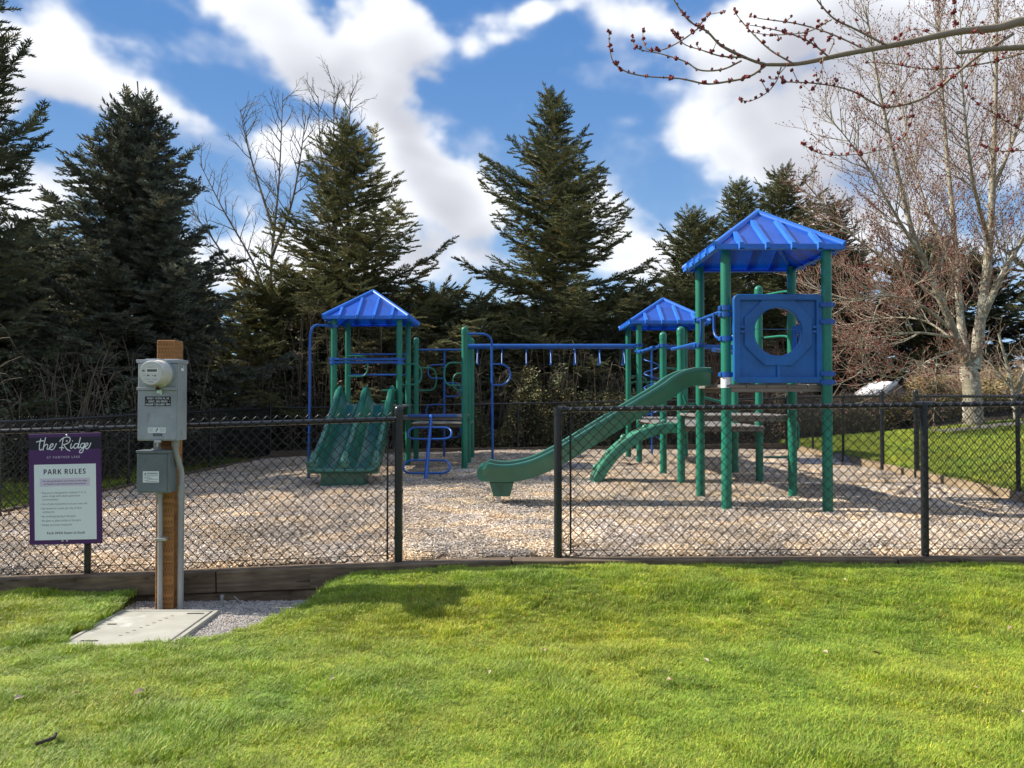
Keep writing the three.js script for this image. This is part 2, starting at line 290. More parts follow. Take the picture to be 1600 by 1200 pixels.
{
  const warp = (t) => Math.sign(t) * (Math.abs(t) * 30 + Math.pow(Math.abs(t), 4) * 270);
  structure('ground', sheet(-1, 1, 220, -1, 1, 220, (u, v) => { const X = warp(u), d = 12 + warp(v); return V(X, groundY(X, d), d); }), M.litter);
  structure('lawn', sheet(-5.2, 5.6, 260, 1.2, 1, 1, (u, v) => V(0, 0, 0)) && sheet(-5.4, 5.6, 270, 0, 1, 120, (X, v) => { const d = lerp(1.4, FRONT(X) - 0.1, v); return V(X, lawnY(X, d), d); }), M.turf);
  structure('side_lawn', sheet(0, 1, 60, 5, 20.4, 60, (u, d) => { const X = RIGHT(d) + 0.06 + u * 24; return V(X, rightY(X, d), d); }), M.turf);
  structure('verge_lawn', sheet(0, 1, 16, 6, 20, 40, (u, d) => { const X = LEFT(d) - 0.05 - u * 4; return V(X, leftY(X) + 0.02 * perlin.noise(X, d, 1), d); }), M.turf);
  structure('mulch_bed', sheet(0, 1, 130, 0, 1, 130, (u, v) => { const d = lerp(6.1, BACK - 0.02, v), X = lerp(LEFT(d) + 0.03, RIGHT(d) - 0.03, u); const dd = Math.max(d, FRONT(X) + 0.02); return V(X, mulchY(X) + bump(X, dd) * 0.9 - 0.012, dd); }), M.mulch);
  structure('path', sheet(10.5, 30, 40, 18.6, 19.7, 3, (X, d) => V(X, rightY(X, d) + 0.03, d)), M.path);
  const s = new THREE.Shape(gravelPoly.map(([x, d]) => new THREE.Vector2(x, d))); const g = new THREE.ShapeGeometry(s); g.rotateX(-Math.PI / 2); g.translate(0, -0.305, 0); g.computeVertexNormals();
  structure('gravel_bed', g, M.gravel);
}

// ------------------------------------------------------------------ timber edging
function edging(name, label, p0, p1, mat, y0, y1, h, w, count) { // row of squared timbers end to end
  const t = thing(name, label, 'timber edging', V(p0[0], y0 - h, p0[1]));
  const a = V(p0[0], 0, p0[1]), b = V(p1[0], 0, p1[1]), L = a.distanceTo(b), dir = b.clone().sub(a).normalize(), ang = Math.atan2(-dir.z, dir.x);
  for (let i = 0; i < count; i++) {
    const s = (i + 0.5) / count, len = L / count - 0.008, c = a.clone().lerp(b, s), y = lerp(y0, y1, s);
    const g = new RoundedBoxGeometry(len, h, w, 2, 0.012); metreUV(g); g.attributes.uv.array.forEach((v, k, arr) => { arr[k] = v + (k % 2 ? i * 0.37 : i * 0.21); });
    g.rotateZ(Math.atan2(y1 - y0, L)); g.rotateY(ang); g.translate(c.x, y - h / 2 + rr(-0.004, 0.004), c.z + rr(-0.006, 0.006));
    part('timber', g, mat, t, { keepUV: true });
  }
  return t;
}
seedRandom(3);
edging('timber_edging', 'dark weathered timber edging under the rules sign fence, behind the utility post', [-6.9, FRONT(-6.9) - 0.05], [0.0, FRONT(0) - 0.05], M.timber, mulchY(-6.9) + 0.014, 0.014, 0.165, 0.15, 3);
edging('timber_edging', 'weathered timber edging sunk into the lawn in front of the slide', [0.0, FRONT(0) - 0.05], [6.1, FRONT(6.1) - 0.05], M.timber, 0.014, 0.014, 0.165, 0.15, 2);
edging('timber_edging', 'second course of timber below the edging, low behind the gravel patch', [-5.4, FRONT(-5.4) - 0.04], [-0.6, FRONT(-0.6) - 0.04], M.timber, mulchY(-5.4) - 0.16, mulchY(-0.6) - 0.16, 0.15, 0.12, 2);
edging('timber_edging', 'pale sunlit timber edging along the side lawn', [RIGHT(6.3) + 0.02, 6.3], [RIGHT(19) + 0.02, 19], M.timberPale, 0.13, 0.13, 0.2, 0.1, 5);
edging('timber_edging', 'low timber edging under the back fence', [LEFT(19), 19.02], [RIGHT(19), 19.02], M.timber, mulchY(-5.9) + 0.16, 0.16, 0.24, 0.1, 5);
edging('timber_edging', 'timber edging under the left fence by the grass verge', [LEFT(6.3) - 0.02, 6.3], [LEFT(19) - 0.02, 19], M.timber, mulchY(-6.9) + 0.03, mulchY(-5.9) + 0.06, 0.16, 0.1, 5);

// ------------------------------------------------------------------ chain link fences
function meshFabric(a, b, yb0, yb1, h0, h1, D, r, sides) { // interlocked zigzag wires
  const acc = new Acc(), L = Math.hypot(b[0] - a[0], b[1] - a[1]), n = Math.floor(L / (D / 2)), ux = (b[0] - a[0]) / L, ud = (b[1] - a[1]) / L;
  for (let k = 0; k < n; k++) {
    const pts = [], t = (k + 0.5) / n, yb = lerp(yb0, yb1, t), h = lerp(h0, h1, t), rows = Math.round(h / (D / 2)), st = h / rows;
    for (let j = 0; j <= rows; j++) { const side = (j + k) % 2, s = (k + side) * D / 2 + (side ? r * 0.5 : -r * 0.5), off = (side ? 1 : -1) * r * 0.9; const w1 = 0.0022 * perlin.noise(k * 0.73, j * 0.61, 3), w2 = 0.003 * perlin.noise(k * 0.21, j * 0.37, 8) + 0.006 * perlin.noise(k * 0.05, j * 0.08, 5); pts.push(V(a[0] + ux * (s + w1) - ud * (off + w2), yb + j * st + w1, a[1] + ud * (s + w1) + ux * (off + w2))); }
    acc.tube(pts, r, sides, false);
  }
  return acc;
}
function fence(label, a, b, o) { // a, b = [X, d]; o: yb base, rail heights, posts as fractions
  const t = thing('chain_link_fence', label, 'fence', V(a[0], Math.min(o.yb0, o.yb1), a[1]));
  const P = (s, y, off = 0) => { const L = Math.hypot(b[0] - a[0], b[1] - a[1]); return V(lerp(a[0], b[0], s) - (b[1] - a[1]) / L * off, y, lerp(a[1], b[1], s) + (b[0] - a[0]) / L * off); };
  const ry = (s) => lerp(o.rail0, o.rail1, s), by = (s) => lerp(o.yb0, o.yb1, s);
  part('rail', new Acc().tube([P(0, ry(0)), P(1, ry(1))], o.railR || 0.021, 12), M.black, t);
  for (const [s, r, up, ball] of o.posts) {
    const top = ry(s) + up;
    const p = part('post', new Acc().tube([P(s, by(s) - 0.25, 0.0), P(s, top)], r, 14), M.black, t);
    const cap = new Acc(), c = P(s, top);
    if (ball) { const g = new THREE.SphereGeometry(r * 1.12, 14, 10, 0, Math.PI * 2, 0, Math.PI / 2); g.translate(c.x, c.y, c.z); cap.add(g).tube([c.clone().setY(c.y - 0.05), c.clone().setY(c.y + 0.001)], r * 1.12, 14); }
    else cap.tube([P(Math.max(0, s - 0.012), ry(s) + 0.002), P(Math.min(1, s + 0.012), ry(s) + 0.002)], 0.029, 12).tube([c.clone().setY(c.y - 0.035), c.clone().setY(c.y + 0.012)], r * 1.15, 12);
    part('post_cap', cap, M.black, p);
    for (const q of o.bands && ball ? [0.18, 0.5, 0.82] : []) { const c2 = P(s, lerp(by(s), ry(s), q)); part('tension_band', new Acc().tube([c2.clone().setY(c2.y - 0.014), c2.clone().setY(c2.y + 0.014)], r * 1.13, 14), M.black, p); }
  }
  for (const s of o.bars || []) part('tension_bar', new Acc().tube([P(s, by(s) + 0.04, -0.012), P(s, ry(s) - 0.02, -0.012)], 0.008, 6), M.black, t);
  part('bottom_wire', new Acc().tube([P(0, by(0) + 0.07, -0.008), P(1, by(1) + 0.07, -0.008)], 0.003, 5), M.wire, t);
  const off = o.side || -0.026, qa = P(0, 0, off), qb = P(1, 0, off);
  const cl = meshFabric([qa.x, -qa.z], [qb.x, -qb.z], by(0) + 0.025, by(1) + 0.025, ry(0) - by(0) + (o.over ?? 0.035), ry(1) - by(1) + (o.over ?? 0.035), o.D || 0.082, o.wire || 0.0042, o.sides || 5);
  part('chain_link_mesh', cl, M.wire, t, { stuff: true });
  return t;
}
fence('black chain link fence behind the purple rules sign, ending at the open gateway', [-6.9, FRONT(-6.9)], [-0.90, FRONT(-0.9)], { yb0: mulchY(-6.9), yb1: mulchY(-0.9), rail0: 0.935, rail1: 1.117, bands: true, posts: [[0, 0.032, 0.05, 1], [0.592, 0.026, 0.0, 0], [0.9995, 0.033, 0.075, 1]], bars: [0.985] });
fence('black chain link fence in front of the slide and tall tower, beside the lawn', [0.365, FRONT(0.365)], [6.05, FRONT(6.05)], { yb0: 0, yb1: 0.0, rail0: 1.192, rail1: 1.262, bands: true, posts: [[0.0005, 0.033, 0.0, 0], [0.522, 0.030, 0.0, 0], [1, 0.033, 0.05, 1]], bars: [0.018], over: 0.0 });
fence('black chain link fence along the left grass verge', [LEFT(6.3), 6.3], [LEFT(19), 19], { yb0: mulchY(-6.9) - 0.0, yb1: mulchY(-5.9) + 0.02, rail0: 0.94, rail1: 1.02, posts: [[0.0, 0.03, 0, 0], [0.29, 0.026, 0, 0], [0.52, 0.026, 0, 0], [0.75, 0.026, 0, 0], [1, 0.033, 0.07, 1]], side: 0.026, wire: 0.0035, sides: 4 });
fence('black chain link fence along the back under the trees', [LEFT(19), 19], [RIGHT(19), 19], { yb0: mulchY(-5.9) + 0.06, yb1: 0.06, rail0: 1.02, rail1: 1.27, posts: [[0.235, 0.026, 0, 0], [0.475, 0.026, 0, 0], [0.72, 0.026, 0, 0], [0.99, 0.03, 0.05, 1]], side: 0.026, wire: 0.0035, sides: 4, over: 0.01 });
fence('black chain link fence from the back corner to the side gap', [RIGHT(19), 19], [6.50, 13.5], { yb0: 0.1, yb1: 0.1, rail0: 1.29, rail1: 1.31, posts: [[0.3, 0.026, 0, 0], [0.65, 0.026, 0, 0], [1, 0.036, 0.07, 1]], side: -0.026, wire: 0.0035, sides: 4, over: 0.01 });
fence('black chain link fence beside the side lawn, between the gap and the front corner', [6.44, 12.25], [6.06, 6.2], { yb0: 0.1, yb1: 0.1, rail0: 1.31, rail1: 1.29, posts: [[0, 0.036, 0.07, 1], [0.45, 0.026, 0, 0]], side: -0.026, wire: 0.0033, sides: 4, over: 0.01, bars: [0.02] });

// ------------------------------------------------------------------ the play structure
const play = thing('play_structure', 'green and blue playground structure with roofed towers, slides and monkey bars on the mulch', 'play structure', V(0, 0, 12));
const PR = 0.057;
function post(X, d, top, cap) {
  const y0 = mulchY(X) - 0.2, p = part('post', new Acc().tube([V(X, y0, d), V(X, top, d)], PR, 20), M.green, play);
  if (cap) { const a = new Acc(), g = new THREE.SphereGeometry(PR * 1.1, 18, 10, 0, Math.PI * 2, 0, Math.PI / 2); g.translate(X, top + 0.012, -d); a.add(g).tube([V(X, top - 0.055, d), V(X, top + 0.012, d)], PR * 1.1, 18).tube([V(X, top - 0.07, d), V(X, top - 0.055, d)], PR * 1.04, 18); part('post_cap', a, M.green, p); }
  return p;
}
const clampOn = (X, Y, d, mat = M.blue) => { // two-bolt pipe clamp round a post
  const a = new Acc().tube([V(X, Y - 0.03, d), V(X, Y - 0.022, d), V(X, Y + 0.022, d), V(X, Y + 0.03, d)], (t) => PR + (t < 0.1 || t > 0.9 ? 0.008 : 0.017), 20);
  for (const s of [-1, 1]) a.box(X + s * (PR + 0.002) - 0.022, X + s * (PR + 0.002) + 0.022, Y - 0.024, Y + 0.024, d - 0.045, d + 0.045, 0.008);
  return part('clamp', a, mat, play);
};
const bar = (name, pts, r, mat, rad = 0.08, label) => part(name, new Acc().tube(rounded(pts, rad), r, 10), mat, play, { label });

// pyramid roof with ribs; c = centre, half sizes, eave height, apex height
function roof(cx, cd, hx, hd, ye, ya, label) {
  const g = subgroup('roof', play, label);
  const C = [V(cx - hx, ye, cd - hd), V(cx + hx, ye, cd - hd), V(cx + hx, ye, cd + hd), V(cx - hx, ye, cd + hd)], A = V(cx, ya, cd);
  for (let k = 0; k < 4; k++) {
    const a = C[k], b = C[(k + 1) % 4], mid = a.clone().lerp(b, 0.5), n = new THREE.Vector3().crossVectors(b.clone().sub(a), A.clone().sub(a)).normalize(); if (n.y < 0) n.negate();
    const pn = new Acc(); pn.tri(a, b, A); part('roof_panel', pn, M.roof, g);
    // ribs from the eave up to just short of the hip
    for (const t of [-0.61, -0.2, 0.2, 0.61]) {
      const foot = mid.clone().addScaledVector(b.clone().sub(a), t / 2), up = A.clone().sub(mid), head = foot.clone().addScaledVector(up, (1 - Math.abs(t)) * 0.88);
      const f0 = foot.clone().addScaledVector(up, -0.02);
      const rib = new Acc(), side = b.clone().sub(a).normalize(), w0 = 0.034, w1 = 0.022, hgt = 0.042;
      const sec = (p, w, h) => [p.clone().addScaledVector(side, -w), p.clone().addScaledVector(side, -w1).addScaledVector(n, h), p.clone().addScaledVector(side, w1).addScaledVector(n, h), p.clone().addScaledVector(side, w)];
      const S0 = sec(f0, w0, hgt), S1 = sec(head.clone().addScaledVector(up, -0.05), w0, hgt), S2 = sec(head, w0 * 0.7, 0.004);
      for (const [s, e] of [[S0, S1], [S1, S2]]) for (let i = 0; i < 3; i++) rib.quad(s[i], s[i + 1], e[i + 1], e[i]);
      const dn = S0.map((p) => p.clone().add(new THREE.Vector3(0, -0.062, 0)));
      for (let i = 0; i < 3; i++) rib.quad(dn[i], dn[i + 1], S0[i + 1], S0[i]);
      part('roof_rib', rib, M.roofRib, g);
    }
    part('hip_rib', new Acc().tube([a.clone().add(new THREE.Vector3(0, 0.004, 0)), A.clone().add(new THREE.Vector3(0, -0.006, 0))], 0.042, 8), M.roofRib, g);
    // eave fascia with a turned-in lip
    const inw = new THREE.Vector3(cx, 0, -cd).sub(mid.clone().setY(0)).normalize(), fs = new Acc(), dn = new THREE.Vector3(0, -0.058, 0), o = inw.clone().multiplyScalar(-0.012);
    const a0 = a.clone().add(o).setY(ye + 0.012), b0 = b.clone().add(o).setY(ye + 0.012), a1 = a0.clone().add(dn), b1 = b0.clone().add(dn), a2 = a1.clone().addScaledVector(inw, 0.07), b2 = b1.clone().addScaledVector(inw, 0.07);
    const ease = b.clone().sub(a).normalize().multiplyScalar(0.07); a2.add(ease); b2.sub(ease);
    fs.quad(a0, b0, b1, a1).quad(a1, b1, b2, a2); part('fascia', fs, M.roofRib, g);
  }
  const kn = new THREE.SphereGeometry(0.05, 12, 8); kn.scale(1, 0.6, 1); kn.translate(cx, ya, -cd); part('roof_peak', new Acc().add(kn), M.roofRib, g);
  return g;
}
function deck(x0, x1, d0, d1, y, label) {
  const g = subgroup('deck', play, label), n = 5;
  for (let i = 0; i < n; i++) part('deck_plank', new Acc().box(lerp(x0, x1, i / n) + 0.002, lerp(x0, x1, (i + 1) / n) - 0.002, y - 0.04, y, d0, d1, 0.012), M.deck, g);
  part('deck_frame', new Acc().box(x0 + 0.02, x1 - 0.02, y - 0.085, y - 0.042, d0 + 0.03, d0 + 0.07), M.deck, g); part('deck_frame', new Acc().box(x0 + 0.02, x1 - 0.02, y - 0.085, y - 0.042, d1 - 0.07, d1 - 0.03), M.deck, g);
}
// --- right: tall tower
const T1 = { x0: 2.44, x1: 3.54, d0: 8.75, d1: 10.0 };
post(T1.x0, T1.d0, 2.99); post(T1.x1, T1.d0 - 0.12, 2.99); post(T1.x0 + 0.01, T1.d1, 2.99); post(T1.x1 + 0.1, T1.d1 - 0.02, 2.99);
roof(2.98, 9.3, 0.715, 0.79, 2.985, 3.535, 'tall ribbed blue plastic roof over the highest tower');
deck(T1.x0 - 0.02, T1.x1 + 0.04, T1.d0 - 0.06, T1.d1 + 0.02, 1.44, 'highest deck');
// --- right: stepped lower decks, then the far roofed tower
post(2.53, 11.5, 2.28, 1); post(2.54, 12.9, 2.32, 1); post(3.78, 11.75, 2.93, 1); post(3.80, 13.1, 2.3, 1);
deck(2.5, 3.7, 10.05, 11.55, 1.06, 'step deck behind the tall tower'); deck(2.5, 3.82, 11.6, 12.95, 0.86, 'low deck where the arched climber ends');
post(2.5, 15.1, 2.8); post(2.5, 16.5, 2.8); post(3.7, 15.1, 2.8); post(3.72, 16.5, 2.8);
roof(3.1, 15.75, 0.78, 0.78, 2.78, 3.31, 'blue ribbed roof over the far right tower');
deck(2.46, 3.74, 13.0, 15.05, 0.86, 'bridge deck'); deck(2.46, 3.74, 15.08, 16.55, 0.88, 'deck of the far right tower');
// --- left: roofed tower and its lower decks
post(-3.27, 14.1, 2.78); post(-2.07, 14.1, 2.78); post(-3.27, 15.3, 2.78); post(-2.07, 15.3, 2.78);
roof(-2.66, 14.7, 0.78, 0.76, 2.765, 3.33, 'blue ribbed roof over the left tower');
deck(-3.3, -2.04, 14.06, 15.34, 1.15, 'deck above the double slide');
post(-2.07, 16.6, 2.52, 1); post(-0.87, 14.1, 2.52, 1); post(-0.87, 15.3, 2.5, 1); post(-0.87, 16.6, 2.5, 1);
deck(-2.02, -0.84, 14.06, 15.3, 0.96, 'middle deck behind the blue loop ladder'); deck(-2.02, -0.84, 15.34, 16.62, 0.78, 'rear deck');

// --- bubble panel on the tall tower
{
  const g = subgroup('bubble_panel', play, 'blue square play panel with a large round hole'), x0 = 2.50, x1 = 3.49, y0 = 1.458, y1 = 2.445, cx = (x0 + x1) / 2 + 0.005, cy = 2.03, R = 0.288, dF = 8.66;
  const plate = (ya, yb) => { const s = new THREE.Shape(), c = 0.06; const lo = ya < 1.5, hi = yb > 2.4;
    s.moveTo(x0 + (lo ? c : 0.004), ya); s.lineTo(x1 - (lo ? c : 0.004), ya); if (lo) s.quadraticCurveTo(x1, ya, x1, ya + c); else s.lineTo(x1, ya + 0.004);
    s.lineTo(x1, yb - (hi ? c : 0)); if (hi) s.quadraticCurveTo(x1, yb, x1 - c, yb);
    if (lo) { s.lineTo(cx + R, yb); s.absarc(cx, cy, R, Math.asin((yb - cy) / R), -Math.PI - Math.asin((yb - cy) / R), true); s.lineTo(x0, yb); } else { s.lineTo(x0 + c, yb); s.quadraticCurveTo(x0, yb, x0, yb - c); s.lineTo(x0, ya); s.lineTo(cx - Math.sqrt(R * R - (ya - cy) ** 2), ya); s.absarc(cx, cy, R, Math.PI - Math.asin((ya - cy) / R), Math.asin((ya - cy) / R), true); s.lineTo(x1, ya); }
    const e = new THREE.ExtrudeGeometry(s, { depth: 0.03, bevelEnabled: true, bevelSize: 0.006, bevelThickness: 0.006, bevelSegments: 2, curveSegments: 40 }); e.translate(0, 0, -dF - 0.03); return e; };
  part('panel_half', new Acc().add(plate(2.062, y1)), M.panel, g); part('panel_half', new Acc().add(plate(y0, 2.053)), M.panel, g);
  // raised octagonal collar round the hole
  const oc = new THREE.Shape(), ro = 0.40; for (let k = 0; k < 8; k++) { const a = Math.PI / 8 + k * Math.PI / 4; oc[k ? 'lineTo' : 'moveTo'](cx + Math.cos(a) * ro, cy + Math.sin(a) * ro); }
  const hole = new THREE.Path(); hole.absarc(cx, cy, R - 0.004, 0, Math.PI * 2, true); oc.holes.push(hole);
  const og = new THREE.ExtrudeGeometry(oc, { depth: 0.052, bevelEnabled: true, bevelSize: 0.014, bevelThickness: 0.012, bevelSegments: 3, curveSegments: 48 }); og.translate(0, 0, -dF - 0.034); part('hole_collar', new Acc().add(og), M.panel, g);
  // raised outer frame and spokes
  const fr = new THREE.Shape(), rq = (s, a, b, c, d, r) => { s.moveTo(a + r, c); s.lineTo(b - r, c); s.quadraticCurveTo(b, c, b, c + r); s.lineTo(b, d - r); s.quadraticCurveTo(b, d, b - r, d); s.lineTo(a + r, d); s.quadraticCurveTo(a, d, a, d - r); s.lineTo(a, c + r); s.quadraticCurveTo(a, c, a + r, c); };
  rq(fr, x0 + 0.004, x1 - 0.004, y0 + 0.004, y1 - 0.004, 0.06); const inner = new THREE.Path(); rq(inner, x0 + 0.055, x1 - 0.055, y0 + 0.05, y1 - 0.05, 0.02); fr.holes.push(inner);
  const fg = new THREE.ExtrudeGeometry(fr, { depth: 0.034, bevelEnabled: true, bevelSize: 0.012, bevelThickness: 0.012, bevelSegments: 3 }); fg.translate(0, 0, -dF); part('panel_frame', new Acc().add(fg), M.panel, g);
  for (const [a, b, c, d] of [[cx - 0.02, cx + 0.02, cy + 0.38, y1 - 0.05], [cx - 0.02, cx + 0.02, y0 + 0.05, cy - 0.38], [x0 + 0.05, cx - 0.38, 2.066, 2.10], [x0 + 0.05, cx - 0.38, 2.015, 2.049], [cx + 0.38, x1 - 0.05, 2.066, 2.10], [cx + 0.38, x1 - 0.05, 2.015, 2.049]]) part('panel_rib', new Acc().box(a, b, c, d, dF - 0.034, dF + 0.01, 0.01), M.panel, g);
}
for (const y of [2.31, 1.55]) clampOn(T1.x0, y, T1.d0); for (const y of [2.33, 2.14, 1.555, 1.46]) clampOn(T1.x1, y, T1.d0 - 0.12);
part('rating_label', new Acc().tube([V(T1.x0, 1.40, T1.d0), V(T1.x0, 1.53, T1.d0)], PR + 0.002, 20, false), M.white, play);
{ // slotted side panel on the right of the tall tower
  const g = subgroup('side_panel', play, 'blue slotted guard panel'), x = 3.60;
  part('panel_frame', new Acc().box(x - 0.015, x + 0.015, 1.48, 2.2, 8.86, 8.94).box(x - 0.015, x + 0.015, 1.48, 2.2, 9.72, 9.82).box(x - 0.015, x + 0.015, 2.1, 2.2, 8.942, 9.718).box(x - 0.015, x + 0.015, 1.48, 1.56, 8.942, 9.718), M.panel, g);
  for (let i = 0; i < 4; i++) part('slat', new Acc().box(x - 0.01, x + 0.01, 1.562, 2.098, 9.03 + i * 0.17, 9.12 + i * 0.17), M.panel, g);
}
// guard rail over the slide mouth
bar('guard_rail', [V(T1.x0, 2.29, T1.d0), V(T1.x0 - 0.02, 2.29, T1.d1)], 0.02, M.blue); bar('guard_bar', [V(T1.x0 - 0.06, 2.28, 9.04), V(T1.x0 - 0.06, 2.0, 9.04), V(T1.x0 - 0.02, 1.96, 8.8)], 0.016, M.blue, 0.16); bar('guard_bar', [V(T1.x0 - 0.06, 2.28, 9.66), V(T1.x0 - 0.06, 2.0, 9.66), V(T1.x0 - 0.02, 1.96, 9.95)], 0.016, M.blue, 0.16);
clampOn(T1.x0, 2.235, T1.d0); clampOn(T1.x0, 1.96, T1.d0); clampOn(T1.x0 + 0.01, 2.30, T1.d1); clampOn(T1.x0 + 0.01, 1.97, T1.d1);
bar('hand_rail', [V(2.36, 2.0, 11.3), V(2.44, 2.0, 10.06)], 0.026, M.blue);
for (const [a, b] of [[0.1, 0.3], [0.34, 0.54], [0.58, 0.78]]) { const p = (t) => V(lerp(3.52, 2.52, t), 1.94, lerp(11.62, 10.1, t)); bar('hand_grip', [p(a), p(b)], 0.03, M.blue); }
part('hand_rail', new Acc().box(2.56, 3.74, 2.10, 2.17, 12.86, 12.92), M.blue, play); clampOn(2.54, 2.16, 12.9); clampOn(3.8, 2.14, 13.1);
bar('hand_rail', [V(2.54, 2.17, 12.9), V(2.42, 2.14, 13.6), V(2.45, 2.19, 15.1)], 0.022, M.blue, 0.3); for (let i = 0; i < 4; i++) bar('hand_grip', [V(2.44, 2.15, 13.2 + i * 0.42), V(2.44, 2.155, 13.5 + i * 0.42)], 0.034, M.blue);
clampOn(2.5, 2.20, 15.1); clampOn(2.5, 2.32, 15.1);
// green handholds between the right posts
for (const [x, d, y, s] of [[3.8, 11.75, 2.85, 1], [3.8, 11.75, 2.2, 1], [3.8, 11.75, 1.7, 1], [3.8, 13.1, 1.62, 1], [3.8, 11.75, 1.42, 1]]) bar('hand_loop', [V(x + 0.03, y, d), V(x + 0.2, y, d - 0.5), V(x - 0.02, y - 0.16, d - 1.5)], 0.016, M.green, 0.25);
bar('hand_loop', [V(3.85, 1.0, 11.75), V(4.22, 1.0, 11.7), V(4.36, 0.9, 11.7), V(4.36, 0.5, 11.7), V(4.2, 0.38, 11.7), V(3.85, 0.38, 11.75)], 0.017, M.green, 0.16, 'dark green loop by the low deck');
bar('hand_loop', [V(2.56, 1.78, 12.9), V(2.78, 1.78, 12.9), V(2.84, 1.5, 12.9), V(2.84, 0.9, 12.9)], 0.016, M.green, 0.1);
bar('hand_loop', [V(2.55, 1.75, 16.5), V(2.85, 1.75, 16.5), V(2.95, 1.5, 16.5), V(2.85, 1.28, 16.5), V(2.55, 1.28, 16.5)], 0.015, M.green, 0.2);
bar('hand_rail', [V(2.5, 1.62, 16.5), V(3.7, 1.62, 16.5)], 0.015, M.green); bar('hand_rail', [V(2.5, 1.3, 16.5), V(3.7, 1.3, 16.5)], 0.015, M.green);
bar('hand_loop', [V(T1.x0, 1.2, 10.0), V(T1.x0 - 0.16, 1.2, 10.02), V(T1.x0 - 0.2, 1.32, 10.02)], 0.018, M.green, 0.05); bar('hand_loop', [V(2.6, 1.3, 10.6), V(2.9, 1.22, 10.6), V(3.0, 1.4, 10.6)], 0.018, M.green, 0.08);

// --- long straight slide out of the tall tower
{
  const g = subgroup('slide', play, 'long green straight slide'), side = new THREE.Vector3(0, 0, 1), dc = 9.38, yb = (px, py, d = 9.12) => at(px, py, d);
  const prof = [[1110, 604], [1085, 604], [1068, 611], [1050, 624], [977, 668], [925, 700], [876, 729], [839, 746], [805, 754], [775, 755], [752, 753]].map(([x, y]) => { const p = yb(x, y); return V(p.x, p.y + 0.012, dc); });
  const path = curve(prof, 60), w = 0.26;
  // closed U section: walls with rolled rims, thin floor
  const sec = [[-w - 0.005, 0.0], [-w - 0.022, 0.13], [-w - 0.038, 0.175], [-w - 0.03, 0.205], [-w, 0.212], [-w + 0.022, 0.2], [-w + 0.03, 0.16], [-w + 0.035, 0.06], [-w + 0.075, 0.03], [w - 0.075, 0.03], [w - 0.035, 0.06], [w - 0.03, 0.16], [w - 0.022, 0.2], [w, 0.212], [w + 0.03, 0.205], [w + 0.038, 0.175], [w + 0.022, 0.13], [w + 0.005, 0.0]];
  part('chute', sweepSection(path, sec, side, (t, [s, u]) => { const lip = sstep(t, 0.86, 1), hood = 1 - sstep(t, 0.0, 0.16); return [s * (1 + 0.0 * lip), u * (1 - 0.35 * sstep(t, 0.96, 1) + 0.1 * lip + 0.02 * hood)]; }), M.slide, g);
  const e = path[60]; const nose = new THREE.CylinderGeometry(0.085, 0.085, w * 2 + 0.03, 20, 1, false, 0, Math.PI * 2); nose.rotateX(Math.PI / 2); nose.scale(0.75, 1, 1); nose.translate(e.x + 0.01, e.y + 0.088, e.z); part('exit_lip', new Acc().add(nose), M.slide, g);
  const f0 = at(768, 757, 9.3), f1 = at(799, 757, 9.3), y0 = 0.115, y1 = f0.y + 0.03, ft = new THREE.Shape(); ft.moveTo(f0.x - 0.01, y1); ft.lineTo(f1.x + 0.02, y1); ft.lineTo(f1.x - 0.025, y0); ft.lineTo(f0.x + 0.03, y0); const fe = new THREE.ExtrudeGeometry(ft, { depth: 0.34, bevelEnabled: true, bevelSize: 0.01, bevelThickness: 0.01, bevelSegments: 2 }); fe.translate(0, 0, -dc - 0.17);
  part('foot', new Acc().add(fe), M.slide, g); const ridges = new Acc(); for (const q of [0.42, 0.58]) { const X = lerp(f0.x, f1.x, q); ridges.box(X - 0.008, X + 0.008, y0 + 0.02, y1 - 0.03, dc - 0.195, dc - 0.17, 0.003); } part('foot_ridge', ridges, M.slide, g);
  part('support_leg', new Acc().box(f0.x + 0.06, f0.x + 0.11, -0.15, y0 + 0.02, dc - 0.05, dc + 0.05), M.steel, g);
  part('hood', new Acc().box(2.16, 2.40, 1.585, 1.602, 9.16, 9.6, 0.006), M.blue, g);
}
